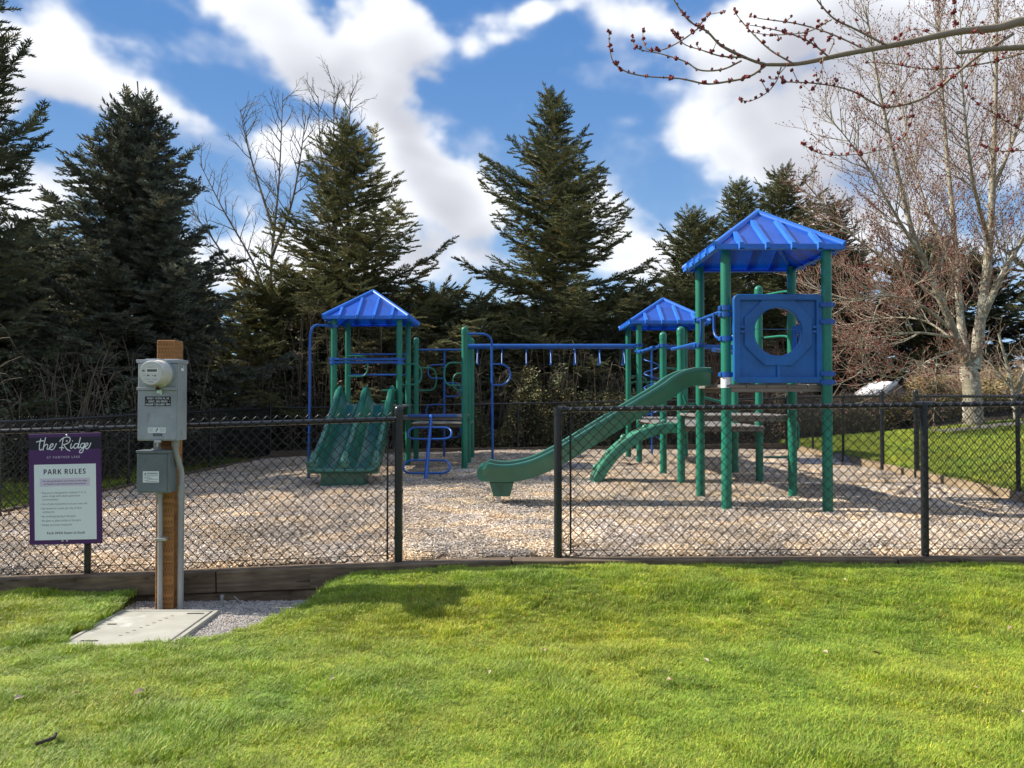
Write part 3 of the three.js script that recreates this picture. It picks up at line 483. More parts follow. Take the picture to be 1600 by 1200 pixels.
// --- double slide on the left tower
{
  const g = subgroup('double_slide', play, 'wide green double slide with two chutes'), cx = -2.67, side = new THREE.Vector3(1, 0, 0);
  const path = curve([V(cx, 1.16, 14.12), V(cx, 1.14, 13.98), V(cx + 0.01, 1.03, 13.8), V(cx + 0.02, 0.80, 13.4), V(cx + 0.04, 0.50, 12.88), V(cx + 0.05, 0.27, 12.45), V(cx + 0.06, 0.16, 12.1), V(cx + 0.07, 0.15, 11.8)], 48), w = 0.475;
  // two rounded troughs between three rolled walls
  const trough = (x0, x1) => Array.from({ length: 9 }, (_, i) => { const q = i / 8, e = Math.abs(q * 2 - 1); return [lerp(x0, x1, q), 0.015 + 0.15 * Math.pow(e, 4)]; });
  const rim = (c, o) => [[c - 0.052, 0.19], [c - 0.05, 0.26], [c - 0.03, 0.292], [c, 0.3], [c + 0.03, 0.292], [c + 0.05, 0.26], [c + 0.052, 0.19]];
  const sec = [[-w - 0.04, -0.03], ...rim(-w), ...trough(-w + 0.075, -0.075), ...rim(0), ...trough(0.075, w - 0.075), ...rim(w), [w + 0.04, -0.03]].reverse();
  part('chute', sweepSection(path, sec, side, (t, [s, u]) => [s * (1 + 0.05 * sstep(t, 0.72, 1)), u > 0.03 ? u * (1 + 0.18 * (1 - sstep(t, 0.02, 0.22)) - 0.5 * sstep(t, 0.86, 1.0)) : u]), M.slide, g);
  part('exit_lip', new Acc().tube(curve([V(cx - 0.475, 0.28, 11.86), V(cx - 0.42, 0.19, 11.79), V(cx + 0.07, 0.165, 11.78), V(cx + 0.56, 0.19, 11.79), V(cx + 0.615, 0.28, 11.86)], 24), 0.034, 10), M.slide, g);
  part('foot', new Acc().box(cx - 0.28, cx + 0.40, -0.12, 0.19, 11.86, 12.2, 0.03), M.slide, g);
  for (const x of [-w, 0, w]) { const hd = new THREE.Shape(); hd.moveTo(0, 0); hd.lineTo(0.62, -0.16); hd.quadraticCurveTo(0.50, 0.16, 0.30, 0.29); hd.quadraticCurveTo(0.15, 0.37, 0.03, 0.28); const e = new THREE.ExtrudeGeometry(hd, { depth: 0.06, bevelEnabled: true, bevelSize: 0.014, bevelThickness: 0.014, bevelSegments: 3 }); e.rotateY(-Math.PI / 2); e.translate(cx + x + 0.03, 1.1, -14.13); part('entry_wing', new Acc().add(e), M.slide, g); }
}
// --- arched climber with foot holes
{
  const g = subgroup('arch_climber', play, 'pale green arched climber with foot holes'), side = new THREE.Vector3(0, 0, 1), dc = 11.85;
  const pts = [[928, 762], [943, 733], [966, 704], [1000, 680], [1035, 668], [1060, 667]].map(([x, y]) => { const p = at(x, y, 11.6); return V(p.x, p.y - 0.02, dc); }); pts[0].y = -0.12;
  const path = curve(pts, 36), w = 0.24, sec = [[-w, -0.075], [-w - 0.012, 0.055], [-w, 0.075], [w, 0.075], [w + 0.012, 0.055], [w, -0.075]].reverse();
  part('arch_beam', sweepSection(path, sec, side, (t, [s, u]) => [s, u * 1.0]), M.climb, g);
  for (let i = 0; i < 5; i++) { // recessed foot holes and stud holds along the top face
    const k = 5 + i * 6, p = path[k], T = path[k + 1].clone().sub(path[k - 1]).normalize(), U = new THREE.Vector3(-T.y, T.x, 0), o = p.clone().addScaledVector(U, 0.076), s = i % 2 ? -0.09 : 0.09;
    const q = new THREE.SphereGeometry(1, 14, 8); q.scale(0.10, 0.012, 0.055); q.applyMatrix4(new THREE.Matrix4().makeBasis(T, U, side).setPosition(o.clone().add(new THREE.Vector3(0, 0, s)))); part('foot_hole', new Acc().add(q), M.dark, g);
    const r = new THREE.SphereGeometry(1, 14, 10); r.scale(0.055, 0.05, 0.05); r.applyMatrix4(new THREE.Matrix4().makeBasis(T, U, side).setPosition(o.clone().addScaledVector(T, 0.08).add(new THREE.Vector3(0, 0, -s)))); part('hold', new Acc().add(r), M.climb, g);
  }
}
// --- monkey bars
{
  const g = subgroup('monkey_bars', play, 'blue overhead beam with hanging triangular grips'), d = 15.2, y = 2.30;
  part('beam', new Acc().tube([V(-0.87, y, d), V(2.5, y, d)], 0.05, 14), M.blue, g);
  for (let i = 0; i < 7; i++) { const X = -0.68 + i * 0.482; part('grip', new Acc().tube(rounded([V(X, y - 0.03, d), V(X, y - 0.36, d - 0.2), V(X, y - 0.36, d + 0.2), V(X, y - 0.03, d)], 0.02, 3), 0.013, 8), M.blue, g); }
  clampOn(-0.87, 2.3, 15.3); clampOn(2.5, 2.31, 15.1);
}
// --- blue poles, loop ladders, spiral
bar('fire_pole', [V(-0.87, 2.51, 14.75), V(-0.39, 2.51, 14.75), V(-0.37, -0.2, 14.75)], 0.024, M.blue, 0.2, 'blue pole with one loop beside the monkey bars');
bar('pole_loop', [V(-0.37, 1.93, 14.75), V(-0.12, 1.93, 14.75), V(0.0, 1.72, 14.75), V(-0.12, 1.53, 14.75), V(-0.37, 1.53, 14.75)], 0.019, M.blue, 0.14);
bar('fire_pole', [V(-3.27, 2.60, 14.1), V(-3.5, 2.55, 13.3), V(-3.49, -0.3, 13.2)], 0.024, M.blue, 0.25, 'blue pole arching out of the left tower');
{
  const g = subgroup('loop_ladder', play, 'blue leaning ladder with two rounded rings');
  const b = V(-1.40, -0.2, 12.35), t = V(-1.47, 0.96, 13.98), P = (s) => b.clone().lerp(t, s), up = t.clone().sub(b).normalize(), sd = new THREE.Vector3(1, 0, 0);
  part('pole', new Acc().tube([b, t], 0.032, 14), M.blue, g);
  for (const s of [0.29, 0.74]) { const c = P(s), R = (x, u) => c.clone().addScaledVector(sd, x).addScaledVector(up, u), h = 0.165, w = 0.385; part('ring', new Acc().tube(rounded([R(-w, -h), R(w, -h), R(w, h), R(-w, h)], 0.163, 8, true), 0.018, 10), M.blue, g); }
  part('top_bar', new Acc().box(-1.9, -1.0, 0.935, 0.985, 13.98, 14.05), M.blue, g);
}
{
  const g = subgroup('loop_pole', play, 'blue pole with side loops behind the rear deck'), x = -1.5, d = 17.0;
  part('pole', new Acc().tube([V(x, -0.2, d), V(x, 2.34, d)], 0.024, 12), M.blue, g); part('top_bar', new Acc().tube([V(-2.07, 2.32, 16.6), V(-0.87, 2.32, 16.6)], 0.022, 10).tube([V(x, 2.32, 16.6), V(x, 2.32, d)], 0.02, 10), M.blue, g);
  for (const [s, y, h, w] of [[-1, 1.86, 0.15, 0.36], [1, 1.46, 0.15, 0.36], [-1, 0.98, 0.15, 0.4], [1, 0.55, 0.15, 0.36]]) part('loop', new Acc().tube(rounded([V(x, y + h, d), V(x + s * w, y + h, d), V(x + s * w, y - h, d), V(x, y - h, d)], 0.145, 8), 0.017, 9), M.blue, g);
}
{
  const g = subgroup('spiral_climber', play, 'blue corkscrew climbing pole'), x = 3.16, d = 17.35, pts = [];
  part('pole', new Acc().tube(rounded([V(x, -0.2, d), V(x, 2.36, d), V(x, 2.36, 16.5)], 0.15), 0.022, 10), M.blue, g);
  for (let i = 0; i <= 150; i++) { const a = i / 150 * 5.5 * 2 * Math.PI; pts.push(new THREE.Vector3(x + Math.cos(a) * 0.17, 0.35 + 1.8 * i / 150, -d + Math.sin(a) * 0.17)); }
  part('spiral', new Acc().tube(pts, 0.015, 8), M.blue, g);
}
// --- left tower rails and loops
bar('guard_rail', [V(-3.27, 1.985, 14.04), V(-2.07, 1.985, 14.04)], 0.02, M.blue); bar('guard_rail', [V(-3.27, 1.93, 14.04), V(-2.07, 1.93, 14.04)], 0.02, M.blue); bar('guard_rail', [V(-3.27, 2.15, 15.3), V(-2.07, 2.15, 15.3)], 0.018, M.blue); bar('guard_rail', [V(-3.27, 2.06, 15.3), V(-2.07, 2.06, 15.3)], 0.018, M.blue); bar('guard_rail', [V(-3.27, 1.74, 15.3), V(-2.07, 1.74, 15.3)], 0.018, M.blue);
for (const x of [-3.27, -2.07]) { clampOn(x, 1.99, 14.1); clampOn(x, 1.925, 14.1); } clampOn(-3.27, 2.6, 14.1);
for (const [x, s, d, y, h] of [[-2.07, 1, 14.3, 1.72, 0.19], [-2.0, 1, 16.4, 1.68, 0.24], [-0.87, -1, 14.2, 1.72, 0.21], [-0.87, -1, 16.3, 1.62, 0.18], [-3.2, 1, 15.0, 1.9, 0.2], [-2.4, 1, 14.16, 1.32, 0.1]]) bar('hand_loop', [V(x, y + h, d), V(x + s * 0.34, y + h, d), V(x + s * 0.4, y, d), V(x + s * 0.34, y - h, d), V(x, y - h, d)], 0.016, M.green, 0.2);

// ------------------------------------------------------------------ rules sign
function canvasTex(w, h, draw) { const c = document.createElement('canvas'); c.width = w; c.height = h; const x = c.getContext('2d'); draw(x); const t = new THREE.CanvasTexture(c); t.colorSpace = THREE.SRGBColorSpace; t.magFilter = THREE.LinearFilter; return t; }
const decal = (w, h, texture, m4, name, parent, roughness = 0.5) => { const g = new THREE.PlaneGeometry(w, h); g.applyMatrix4(m4); return part(name, g, std({ map: texture, roughness }), parent, { keepUV: true }); };
{
  const tx = canvasTex(725, 1090, (c) => {
    c.fillStyle = '#47205a'; c.fillRect(0, 0, 725, 1090); c.fillStyle = '#110a20'; c.fillRect(0, 34, 725, 122);
    c.strokeStyle = '#e8ecee'; c.lineWidth = 9; c.lineCap = c.lineJoin = 'round'; c.save(); c.translate(-95, -48);
    const S = (p) => { c.beginPath(); c.moveTo(p[0], p[1]); let i = 2; for (; i + 3 < p.length; i += 4) c.quadraticCurveTo(p[i], p[i + 1], p[i + 2], p[i + 3]); c.stroke(); };
    S([218, 95, 200, 160, 203, 195, 208, 215, 230, 196]); S([175, 126, 205, 112, 248, 116]);
    S([268, 84, 255, 120, 240, 206]); S([242, 188, 260, 148, 280, 150, 294, 154, 280, 190, 280, 208, 302, 196]);
    S([302, 188, 346, 170, 342, 150, 332, 136, 314, 160, 298, 200, 326, 206, 352, 204, 374, 145]);
    S([446, 92, 432, 150, 426, 212]); S([408, 126, 430, 84, 490, 82, 530, 90, 505, 132, 480, 154, 446, 156]); S([450, 156, 470, 206, 510, 220]); S([405, 188, 425, 182, 448, 190]);
    S([526, 150, 514, 180, 518, 194, 526, 202, 542, 180]); S([536, 122, 537, 122, 538, 123]);
    S([592, 152, 560, 140, 550, 178, 550, 206, 580, 190, 590, 180, 600, 150]); S([618, 92, 604, 140, 594, 186, 596, 204, 616, 184]);
    S([658, 150, 628, 140, 618, 172, 616, 198, 640, 190, 652, 180, 662, 148]); S([662, 148, 650, 200, 640, 228, 622, 252, 606, 236, 604, 210, 668, 184]);
    S([660, 186, 694, 170, 694, 152, 684, 136, 670, 160, 654, 198, 682, 204, 704, 200, 722, 146]); c.restore();
    const T = (s, x, y, f, col, al = 'left', sp = 0) => { c.font = f; c.fillStyle = col; c.textAlign = al; if (!sp) { c.fillText(s, x, y); return; } c.textAlign = 'left'; let w = 0; for (const k of s) w += c.measureText(k).width + sp; let X = x - w / 2; for (const k of s) { c.fillText(k, X, y); X += c.measureText(k).width + sp; } };
    T('AT PANTHER LAKE', 352, 243, '30px sans-serif', '#d9d3de', 'center', 6.5);
    c.fillStyle = '#dfe8e6'; c.fillRect(52, 302, 622, 746);
    T('PARK RULES', 360, 400, 'bold 70px sans-serif', '#2c1638', 'center', 3.5);
    c.fillStyle = '#cfc6d6'; c.fillRect(108, 440, 506, 80); T('For use by Members and Guests of the Ridge', 361, 475, 'italic bold 21px sans-serif', '#5b4a66', 'center'); T('at Panther Lake Homeowners Association', 361, 503, 'italic bold 21px sans-serif', '#5b4a66', 'center');
    const L = [['• Play area is designed for children 5 to 12', 592], ['   years of age with adult supervision', 624], ['   recommended', 658], ['• Use of play equipment is at your own risk', 702], ['• No fireworks in park per City of Kent', 746], ['   ordinances', 780], ['• No smoking/vaping in the park', 824], ['• No glass or glass bottles in the park', 866], ['• Please use trash receptacle', 908]];
    for (const [s, y] of L) T(s, 112, y, '24.5px sans-serif', '#45424a');
    T('Park OPEN Dawn to Dusk', 365, 992, 'bold 32px sans-serif', '#35323c', 'center');
  });
  const c = at(102.5, 763.5, 6.0), t = thing('rules_sign', 'purple park rules sign with a pale text panel on the front fence', 'sign', c.clone().setY(c.y - 0.43)), w = 0.565, h = 0.862;
  const R = new THREE.Matrix4().makeRotationZ(0.022).setPosition(c);
  const g = new RoundedBoxGeometry(w, h, 0.008, 2, 0.003); g.applyMatrix4(R); part('backing_board', new Acc().add(g), std({ color: lin(0.055, 0.016, 0.085), roughness: 0.5 }), t);
  decal(w - 0.004, h - 0.004, tx, new THREE.Matrix4().multiplyMatrices(R, new THREE.Matrix4().makeTranslation(0, 0, 0.0065)), 'printed_face', t, 0.42);
  for (const [x, y] of [[0.01, 0.415], [0.01, 0.37], [-0.015, -0.405], [0.02, -0.405]]) { const s = new THREE.SphereGeometry(0.009, 10, 6); s.scale(1, 1, 0.5); s.translate(c.x + x, c.y + y, c.z + 0.008); part('bolt', new Acc().add(s), M.steel, t); }
}

// ------------------------------------------------------------------ utility post with electric meter
{
  const cx = -2.592, d = 5.82, gy = -0.31, t = thing('utility_post', 'square wooden post carrying an electric meter box and a smaller grey box', 'utility post', V(cx, gy, d));
  const pw = part('wooden_post', new Acc().box(cx - 0.07, cx + 0.07, gy - 0.1, 1.72, d - 0.07, d + 0.07, 0.008), M.post, t);
  const inc = new Acc(); for (let r = 0; r < 46; r++) for (let k = 0; k < 6; k++) { const X = cx - 0.056 + k * 0.021 + (r % 2) * 0.009, Y = gy + 0.05 + r * 0.044; inc.box(X - 0.0014, X + 0.0014, Y, Y + 0.016, d - 0.072, d - 0.068, 0); } part('incision_marks', inc, M.incise, pw, { stuff: true });
  // upper meter box
  const x0 = -2.728, x1 = -2.432, y0 = 0.975, y1 = 1.552, f = 5.6, b = 5.748;
  const mb = subgroup('meter_box', t, 'light grey meter box with a round meter');
  part('case', new Acc().box(x0, x1, y0, y1, f, b, 0.005), M.boxGrey, mb);
  part('lid', new Acc().box(x0 - 0.008, x1 + 0.008, y1 - 0.012, y1 + 0.014, f - 0.012, b + 0.004, 0.004).box(x0 + 0.04, x0 + 0.14, y1 + 0.013, y1 + 0.022, f + 0.03, b - 0.01, 0.003).box(x1 - 0.12, x1 - 0.02, y1 + 0.013, y1 + 0.02, f + 0.03, b - 0.01, 0.003), M.boxGrey, mb);
  part('upper_cover', new Acc().box(x0 + 0.006, x1 - 0.01, 1.368, y1 - 0.016, f - 0.006, f + 0.002, 0.002), M.boxGrey, mb); part('seam_strip', new Acc().box(x0 - 0.002, x1 - 0.008, 1.342, 1.366, f - 0.016, f + 0.002, 0.004), M.boxGrey, mb); part('lower_cover', new Acc().box(x0 + 0.004, x1 - 0.012, y0 + 0.008, 1.340, f - 0.008, f + 0.002, 0.003), M.boxGrey, mb);
  const mx = -2.562, my = 1.463; const ring = new Acc().tube([V(mx, my, f + 0.01), V(mx, my, f - 0.026)], 0.106, 36); part('socket_ring', ring, M.boxGrey, mb);
  part('meter', new Acc().tube([V(mx, my, f), V(mx, my, f - 0.035), V(mx, my, f - 0.04), V(mx, my, f - 0.14), V(mx, my, f - 0.152)], (q) => q < 0.3 ? 0.099 : q < 0.9 ? 0.09 : 0.083, 36), M.meterBody, mb);
  const face = canvasTex(256, 256, (c) => { c.fillStyle = '#c9c8bd'; c.fillRect(0, 0, 256, 256); c.fillStyle = '#e8e6dc'; c.fillRect(76, 76, 132, 46); c.fillStyle = '#54564c'; c.fillRect(84, 84, 114, 30); c.fillStyle = '#4a4a44'; c.beginPath(); c.ellipse(44, 102, 16, 10, 0, 0, 7); c.fill(); c.fillRect(84, 148, 26, 14); c.fillRect(166, 152, 22, 14); c.fillRect(46, 152, 10, 8); c.fillRect(142, 150, 12, 8); c.fillStyle = '#8d8c82'; for (const [x, y, w] of [[60, 196, 60], [140, 196, 60], [100, 222, 56], [96, 228, 60], [96, 58, 20], [124, 58, 14], [146, 56, 18]]) c.fillRect(x, y, w, 5); });
  const cg = new THREE.CircleGeometry(0.08, 36); cg.translate(mx, my, -(f - 0.1545)); part('meter_dial', cg, std({ map: face, roughness: 0.3 }), mb, { keepUV: true });
  part('meter_latch', new Acc().tube([V(mx - 0.006, my - 0.108, f - 0.012), V(mx - 0.006, my - 0.108, f - 0.045)], 0.012, 10), M.incise, mb);
  part('seal_tag', new Acc().quad(V(mx - 0.022, 1.325, f - 0.02), V(mx + 0.004, 1.318, f - 0.03), V(mx + 0.014, 1.347, f - 0.03), V(mx - 0.01, 1.352, f - 0.02)).quad(V(mx + 0.004, 1.316, f - 0.022), V(mx + 0.018, 1.308, f - 0.022), V(mx + 0.024, 1.336, f - 0.03), V(mx + 0.012, 1.345, f - 0.03)), std({ color: lin(0.55, 0.8, 0.66), roughness: 0.5 }), mb);
  const plate = canvasTex(400, 152, (c) => { c.fillStyle = '#0d0f14'; c.fillRect(0, 0, 400, 152); c.fillStyle = '#d4d8da'; c.textAlign = 'center'; c.font = 'bold 42px sans-serif'; c.fillText('19521 113TH PL SE', 200, 46, 350); c.fillText('KENT, WA 98032', 200, 94, 300); c.fillText('60AMP 120/240V 1PH', 200, 141, 380); c.beginPath(); c.arc(20, 76, 6, 0, 7); c.arc(380, 76, 6, 0, 7); c.fill(); });
  decal(0.188, 0.07, plate, new THREE.Matrix4().makeTranslation(-2.577, 1.262, -(f - 0.0105)), 'address_plate', mb);
  const st = canvasTex(240, 72, (c) => { c.fillStyle = '#d9dcda'; c.fillRect(0, 0, 240, 72); c.fillStyle = '#8c9194'; for (const y of [14, 26, 38, 50]) { c.fillRect(10, y, 60, 4); c.fillRect(160, y, 66, 4); } c.strokeStyle = '#23262a'; c.lineWidth = 5; c.beginPath(); c.moveTo(100, 54); c.lineTo(122, 34); c.lineTo(112, 60); c.moveTo(104, 30); c.lineTo(136, 22); c.lineTo(122, 38); c.stroke(); c.beginPath(); c.arc(126, 14, 6, 0, 7); c.fillStyle = '#23262a'; c.fill(); });
  decal(0.13, 0.04, st, new THREE.Matrix4().makeTranslation(-2.583, 1.052, -(f - 0.0105)), 'warning_sticker', mb); decal(0.068, 0.019, canvasTex(120, 32, (c) => { c.fillStyle = '#3f4a4c'; c.fillRect(0, 0, 120, 32); c.fillStyle = '#78868a'; c.fillRect(12, 10, 96, 5); c.fillRect(20, 20, 80, 4); }), new THREE.Matrix4().makeTranslation(-2.577, 1.018, -(f - 0.0105)), 'maker_plate', mb);
  decal(0.05, 0.042, canvasTex(64, 56, (c) => { c.fillStyle = '#c3c9c6'; c.fillRect(0, 0, 64, 56); c.fillStyle = '#4d5558'; c.fillRect(6, 6, 40, 10); c.fillRect(20, 18, 26, 8); c.fillStyle = '#eceeea'; c.fillRect(8, 30, 48, 20); }), new THREE.Matrix4().makeRotationY(Math.PI / 2).setPosition(x1 + 0.0025, 1.505, -5.66), 'side_sticker', mb);
  const ko = new THREE.CylinderGeometry(0.024, 0.024, 0.006, 20); ko.rotateZ(Math.PI / 2); ko.translate(x1 + 0.001, 1.03, -5.67); part('knockout', new Acc().add(ko), M.boxGrey, mb);
  part('hasp', new Acc().box(-2.60, -2.55, y0 - 0.014, y0 + 0.006, f - 0.02, f + 0.004, 0.003).box(-2.585, -2.572, y0 - 0.045, y0 - 0.012, f - 0.01, f - 0.004, 0.002), M.steel, mb);
  // lower breaker box
  const bb = subgroup('disconnect_box', t, 'dark grey disconnect box with a white warning label'), u0 = -2.738, u1 = -2.505, v0 = 0.592, v1 = 0.895, fb = 5.63;
  part('case', new Acc().box(u0, u1, v0, v1, fb, 5.748, 0.005), M.boxDark, bb); part('door', new Acc().box(u0 - 0.003, u1 - 0.018, v0 + 0.012, v1 - 0.02, fb - 0.008, fb + 0.002, 0.003), M.boxDark, bb); part('rain_hood', new Acc().box(u0 - 0.008, u1 + 0.004, v1 - 0.012, v1 + 0.008, fb - 0.016, 5.75, 0.004), M.boxDark, bb);
  decal(0.118, 0.083, canvasTex(220, 152, (c) => { c.fillStyle = '#d4d8d5'; c.fillRect(0, 0, 220, 152); c.fillStyle = '#22262a'; c.font = 'bold 30px sans-serif'; c.fillText('WARNING', 58, 42, 150); c.beginPath(); c.moveTo(34, 18); c.lineTo(50, 44); c.lineTo(18, 44); c.fill(); c.fillStyle = '#5b6164'; for (const [x, y, w] of [[20, 58, 180], [20, 76, 80], [20, 92, 110], [60, 106, 146], [20, 122, 60], [50, 134, 150]]) c.fillRect(x, y, w, 5); }), new THREE.Matrix4().makeTranslation(-2.637, 0.71, -(fb - 0.0105)), 'warning_label', bb);
  part('hub', new Acc().tube([V(-2.625, v1, 5.69), V(-2.625, v1 + 0.02, 5.69), V(-2.625, v1 + 0.022, 5.69), V(-2.625, y0, 5.69)], (q) => q < 0.4 ? 0.036 : 0.026, 18), M.conduit, t);
  part('conduit', new Acc().tube(curve([V(-2.495, y0 + 0.01, 5.70), V(-2.494, 0.94, 5.70), V(-2.492, 0.88, 5.705), V(-2.48, 0.8, 5.73), V(-2.473, 0.74, 5.75), V(-2.472, 0.66, 5.755), V(-2.472, 0.2, 5.755), V(-2.472, gy - 0.06, 5.755)], 60), 0.0215, 16), M.conduit, t); part('conduit_coupling', new Acc().tube([V(-2.472, 0.64, 5.755), V(-2.472, 0.54, 5.755)], 0.026, 16).tube([V(-2.495, y0 + 0.006, 5.70), V(-2.494, y0 - 0.05, 5.70)], 0.029, 16), M.conduit, t);
  part('conduit', new Acc().tube([V(-2.612, v0 + 0.01, 5.71), V(-2.61, 0.4, 5.715), V(-2.606, gy - 0.06, 5.718)], 0.018, 16), M.conduit, t); part('conduit_coupling', new Acc().tube([V(-2.612, v0 + 0.004, 5.71), V(-2.612, v0 - 0.04, 5.71)], 0.024, 16), M.conduit, t);
  for (const y of [0.24]) part('strap', new Acc().box(-2.638, -2.555, y - 0.011, y + 0.011, 5.69, 5.751, 0.004), M.steel, t);
}
{ // concrete vault lid in the lawn
  const t = thing('utility_vault', 'pale concrete utility vault lid set in the lawn before the wooden post', 'utility vault', V(-2.5, PAD.y - 0.1, 5.25)), { x0, x1, d0, d1, y } = PAD;
  part('frame', new Acc().box(x0, x0 + 0.03, y - 0.13, y + 0.004, d0, d1, 0.006).box(x1 - 0.035, x1, y - 0.13, y + 0.004, d0, d1, 0.006).box(x0 + 0.031, x1 - 0.036, y - 0.13, y + 0.004, d1 - 0.03, d1, 0.006).box(x0 + 0.031, x1 - 0.036, y - 0.13, y + 0.002, d0, d0 + 0.02, 0.006), M.concrete, t);
  part('lid', new Acc().box(x0 + 0.036, x1 - 0.052, y - 0.1, y + 0.001, d0 + 0.026, d1 - 0.036, 0.006), M.concrete, t);
  part('seal_gap', new Acc().box(x0 + 0.034, x1 - 0.037, y - 0.11, y - 0.012, d0 + 0.022, d1 - 0.032, 0), M.dark, t);
  for (const [x, d, w] of [[x0 + 0.16, d0 + 0.1, 0.11], [x1 - 0.15, d0 + 0.09, 0.12], [x1 - 0.14, d1 - 0.1, 0.12], [x0 + 0.12, d0 + 0.46, 0.06]]) part('lift_slot', new Acc().box(x - w / 2, x + w / 2, y - 0.01, y + 0.0035, d - 0.009, d + 0.009, 0), M.dark, t);
  const dash = new Acc(); for (let i = 0; i < 9; i++) { const s = i / 8; dash.box(lerp(-2.56, -2.42, s) - 0.012, lerp(-2.56, -2.42, s) + 0.012, y - 0.004, y + 0.003, lerp(5.05, 5.5, s) - 0.002, lerp(5.05, 5.5, s) + 0.002, 0); } part('stamped_marks', dash, M.incise, t);
}
{ // stake and loose wire in the gravel
  const p = at(347, 935, 5.86); const t = thing('pipe_stub', 'short grey pipe stub standing in the gravel patch', 'pipe', p.clone().setY(-0.31)); part('pipe', new Acc().tube([V(p.x, -0.35, 5.86), V(p.x, -0.215, 5.86)], 0.011, 10), M.conduit, t); part('pipe_cap', new Acc().tube([V(p.x, -0.232, 5.86), V(p.x, -0.21, 5.86)], 0.015, 10), M.conduit, t);
  const w = thing('loose_cable', 'thin pale cable lying on the gravel against the timber', 'cable', V(-2.05, -0.3, 5.93)); part('cable', new Acc().tube(curve([V(-2.14, -0.245, 5.95), V(-2.08, -0.282, 5.93), V(-1.9, -0.29, 5.92), V(-1.7, -0.288, 5.93), V(-1.55, -0.28, 5.94)], 24), 0.005, 7), M.conduit, w);
}
// ------------------------------------------------------------------ trees
const UP = new THREE.Vector3(0, 1, 0);
function frame(p, dir, up, s) { const z = dir.clone().normalize(), x = new THREE.Vector3().crossVectors(up, z).normalize(); if (x.lengthSq() < 0.5) x.set(1, 0, 0); const y = new THREE.Vector3().crossVectors(z, x); return new THREE.Matrix4().makeBasis(x.multiplyScalar(s), y.multiplyScalar(s), z.multiplyScalar(s)).setPosition(p); }
function sprayGeo(seed, pairs, len, width, lift) { // a needle-clad branchlet pointing along +z
  seedRandom(seed); const P = [], C = [];
  const shoot = (p, dir, l, w) => {
    const d = dir.clone().normalize(), a = new THREE.Vector3().crossVectors(d, UP).normalize(), b = new THREE.Vector3().crossVectors(a, d), tone = rr(0.65, 1.4);
    for (const s of [a, b]) { const m = p.clone().addScaledVector(d, l * 0.42), e = p.clone().addScaledVector(d, l), q = [p, m.clone().addScaledVector(s, w), e, m.clone().addScaledVector(s, -w)]; for (const i of [0, 1, 2, 0, 2, 3]) { P.push(q[i].x, q[i].y, q[i].z); C.push(tone, tone, tone); } }
  };
  for (let k = 0; k < 3; k++) shoot(new THREE.Vector3(0, 0, len * k / 3), new THREE.Vector3(rr(-0.1, 0.1), lift * 0.3, 1), len * 0.45, width);
  for (let k = 0; k < pairs; k++) for (const s of [-1, 1]) { const t = (k + 0.4 + rr(0, 0.3)) / pairs, l = len * (0.42 - 0.24 * t) * rr(0.75, 1.2); shoot(new THREE.Vector3(0, 0, len * t * 0.92), new THREE.Vector3(s * rr(0.7, 1), lift * rr(-0.3, 1), rr(0.55, 0.95)), l, width * rr(0.8, 1.1)); }
  const g = new THREE.BufferGeometry(); g.setAttribute('position', new THREE.Float32BufferAttribute(P, 3)); g.setAttribute('color', new THREE.Float32BufferAttribute(C, 3)); g.computeVertexNormals(); return g;
}
const sprays = { fir: sprayGeo(11, 10, 0.42, 0.0145, 0.6), spruce: sprayGeo(12, 10, 0.40, 0.017, 0.8), soft: sprayGeo(13, 10, 0.55, 0.019, 0.4) };
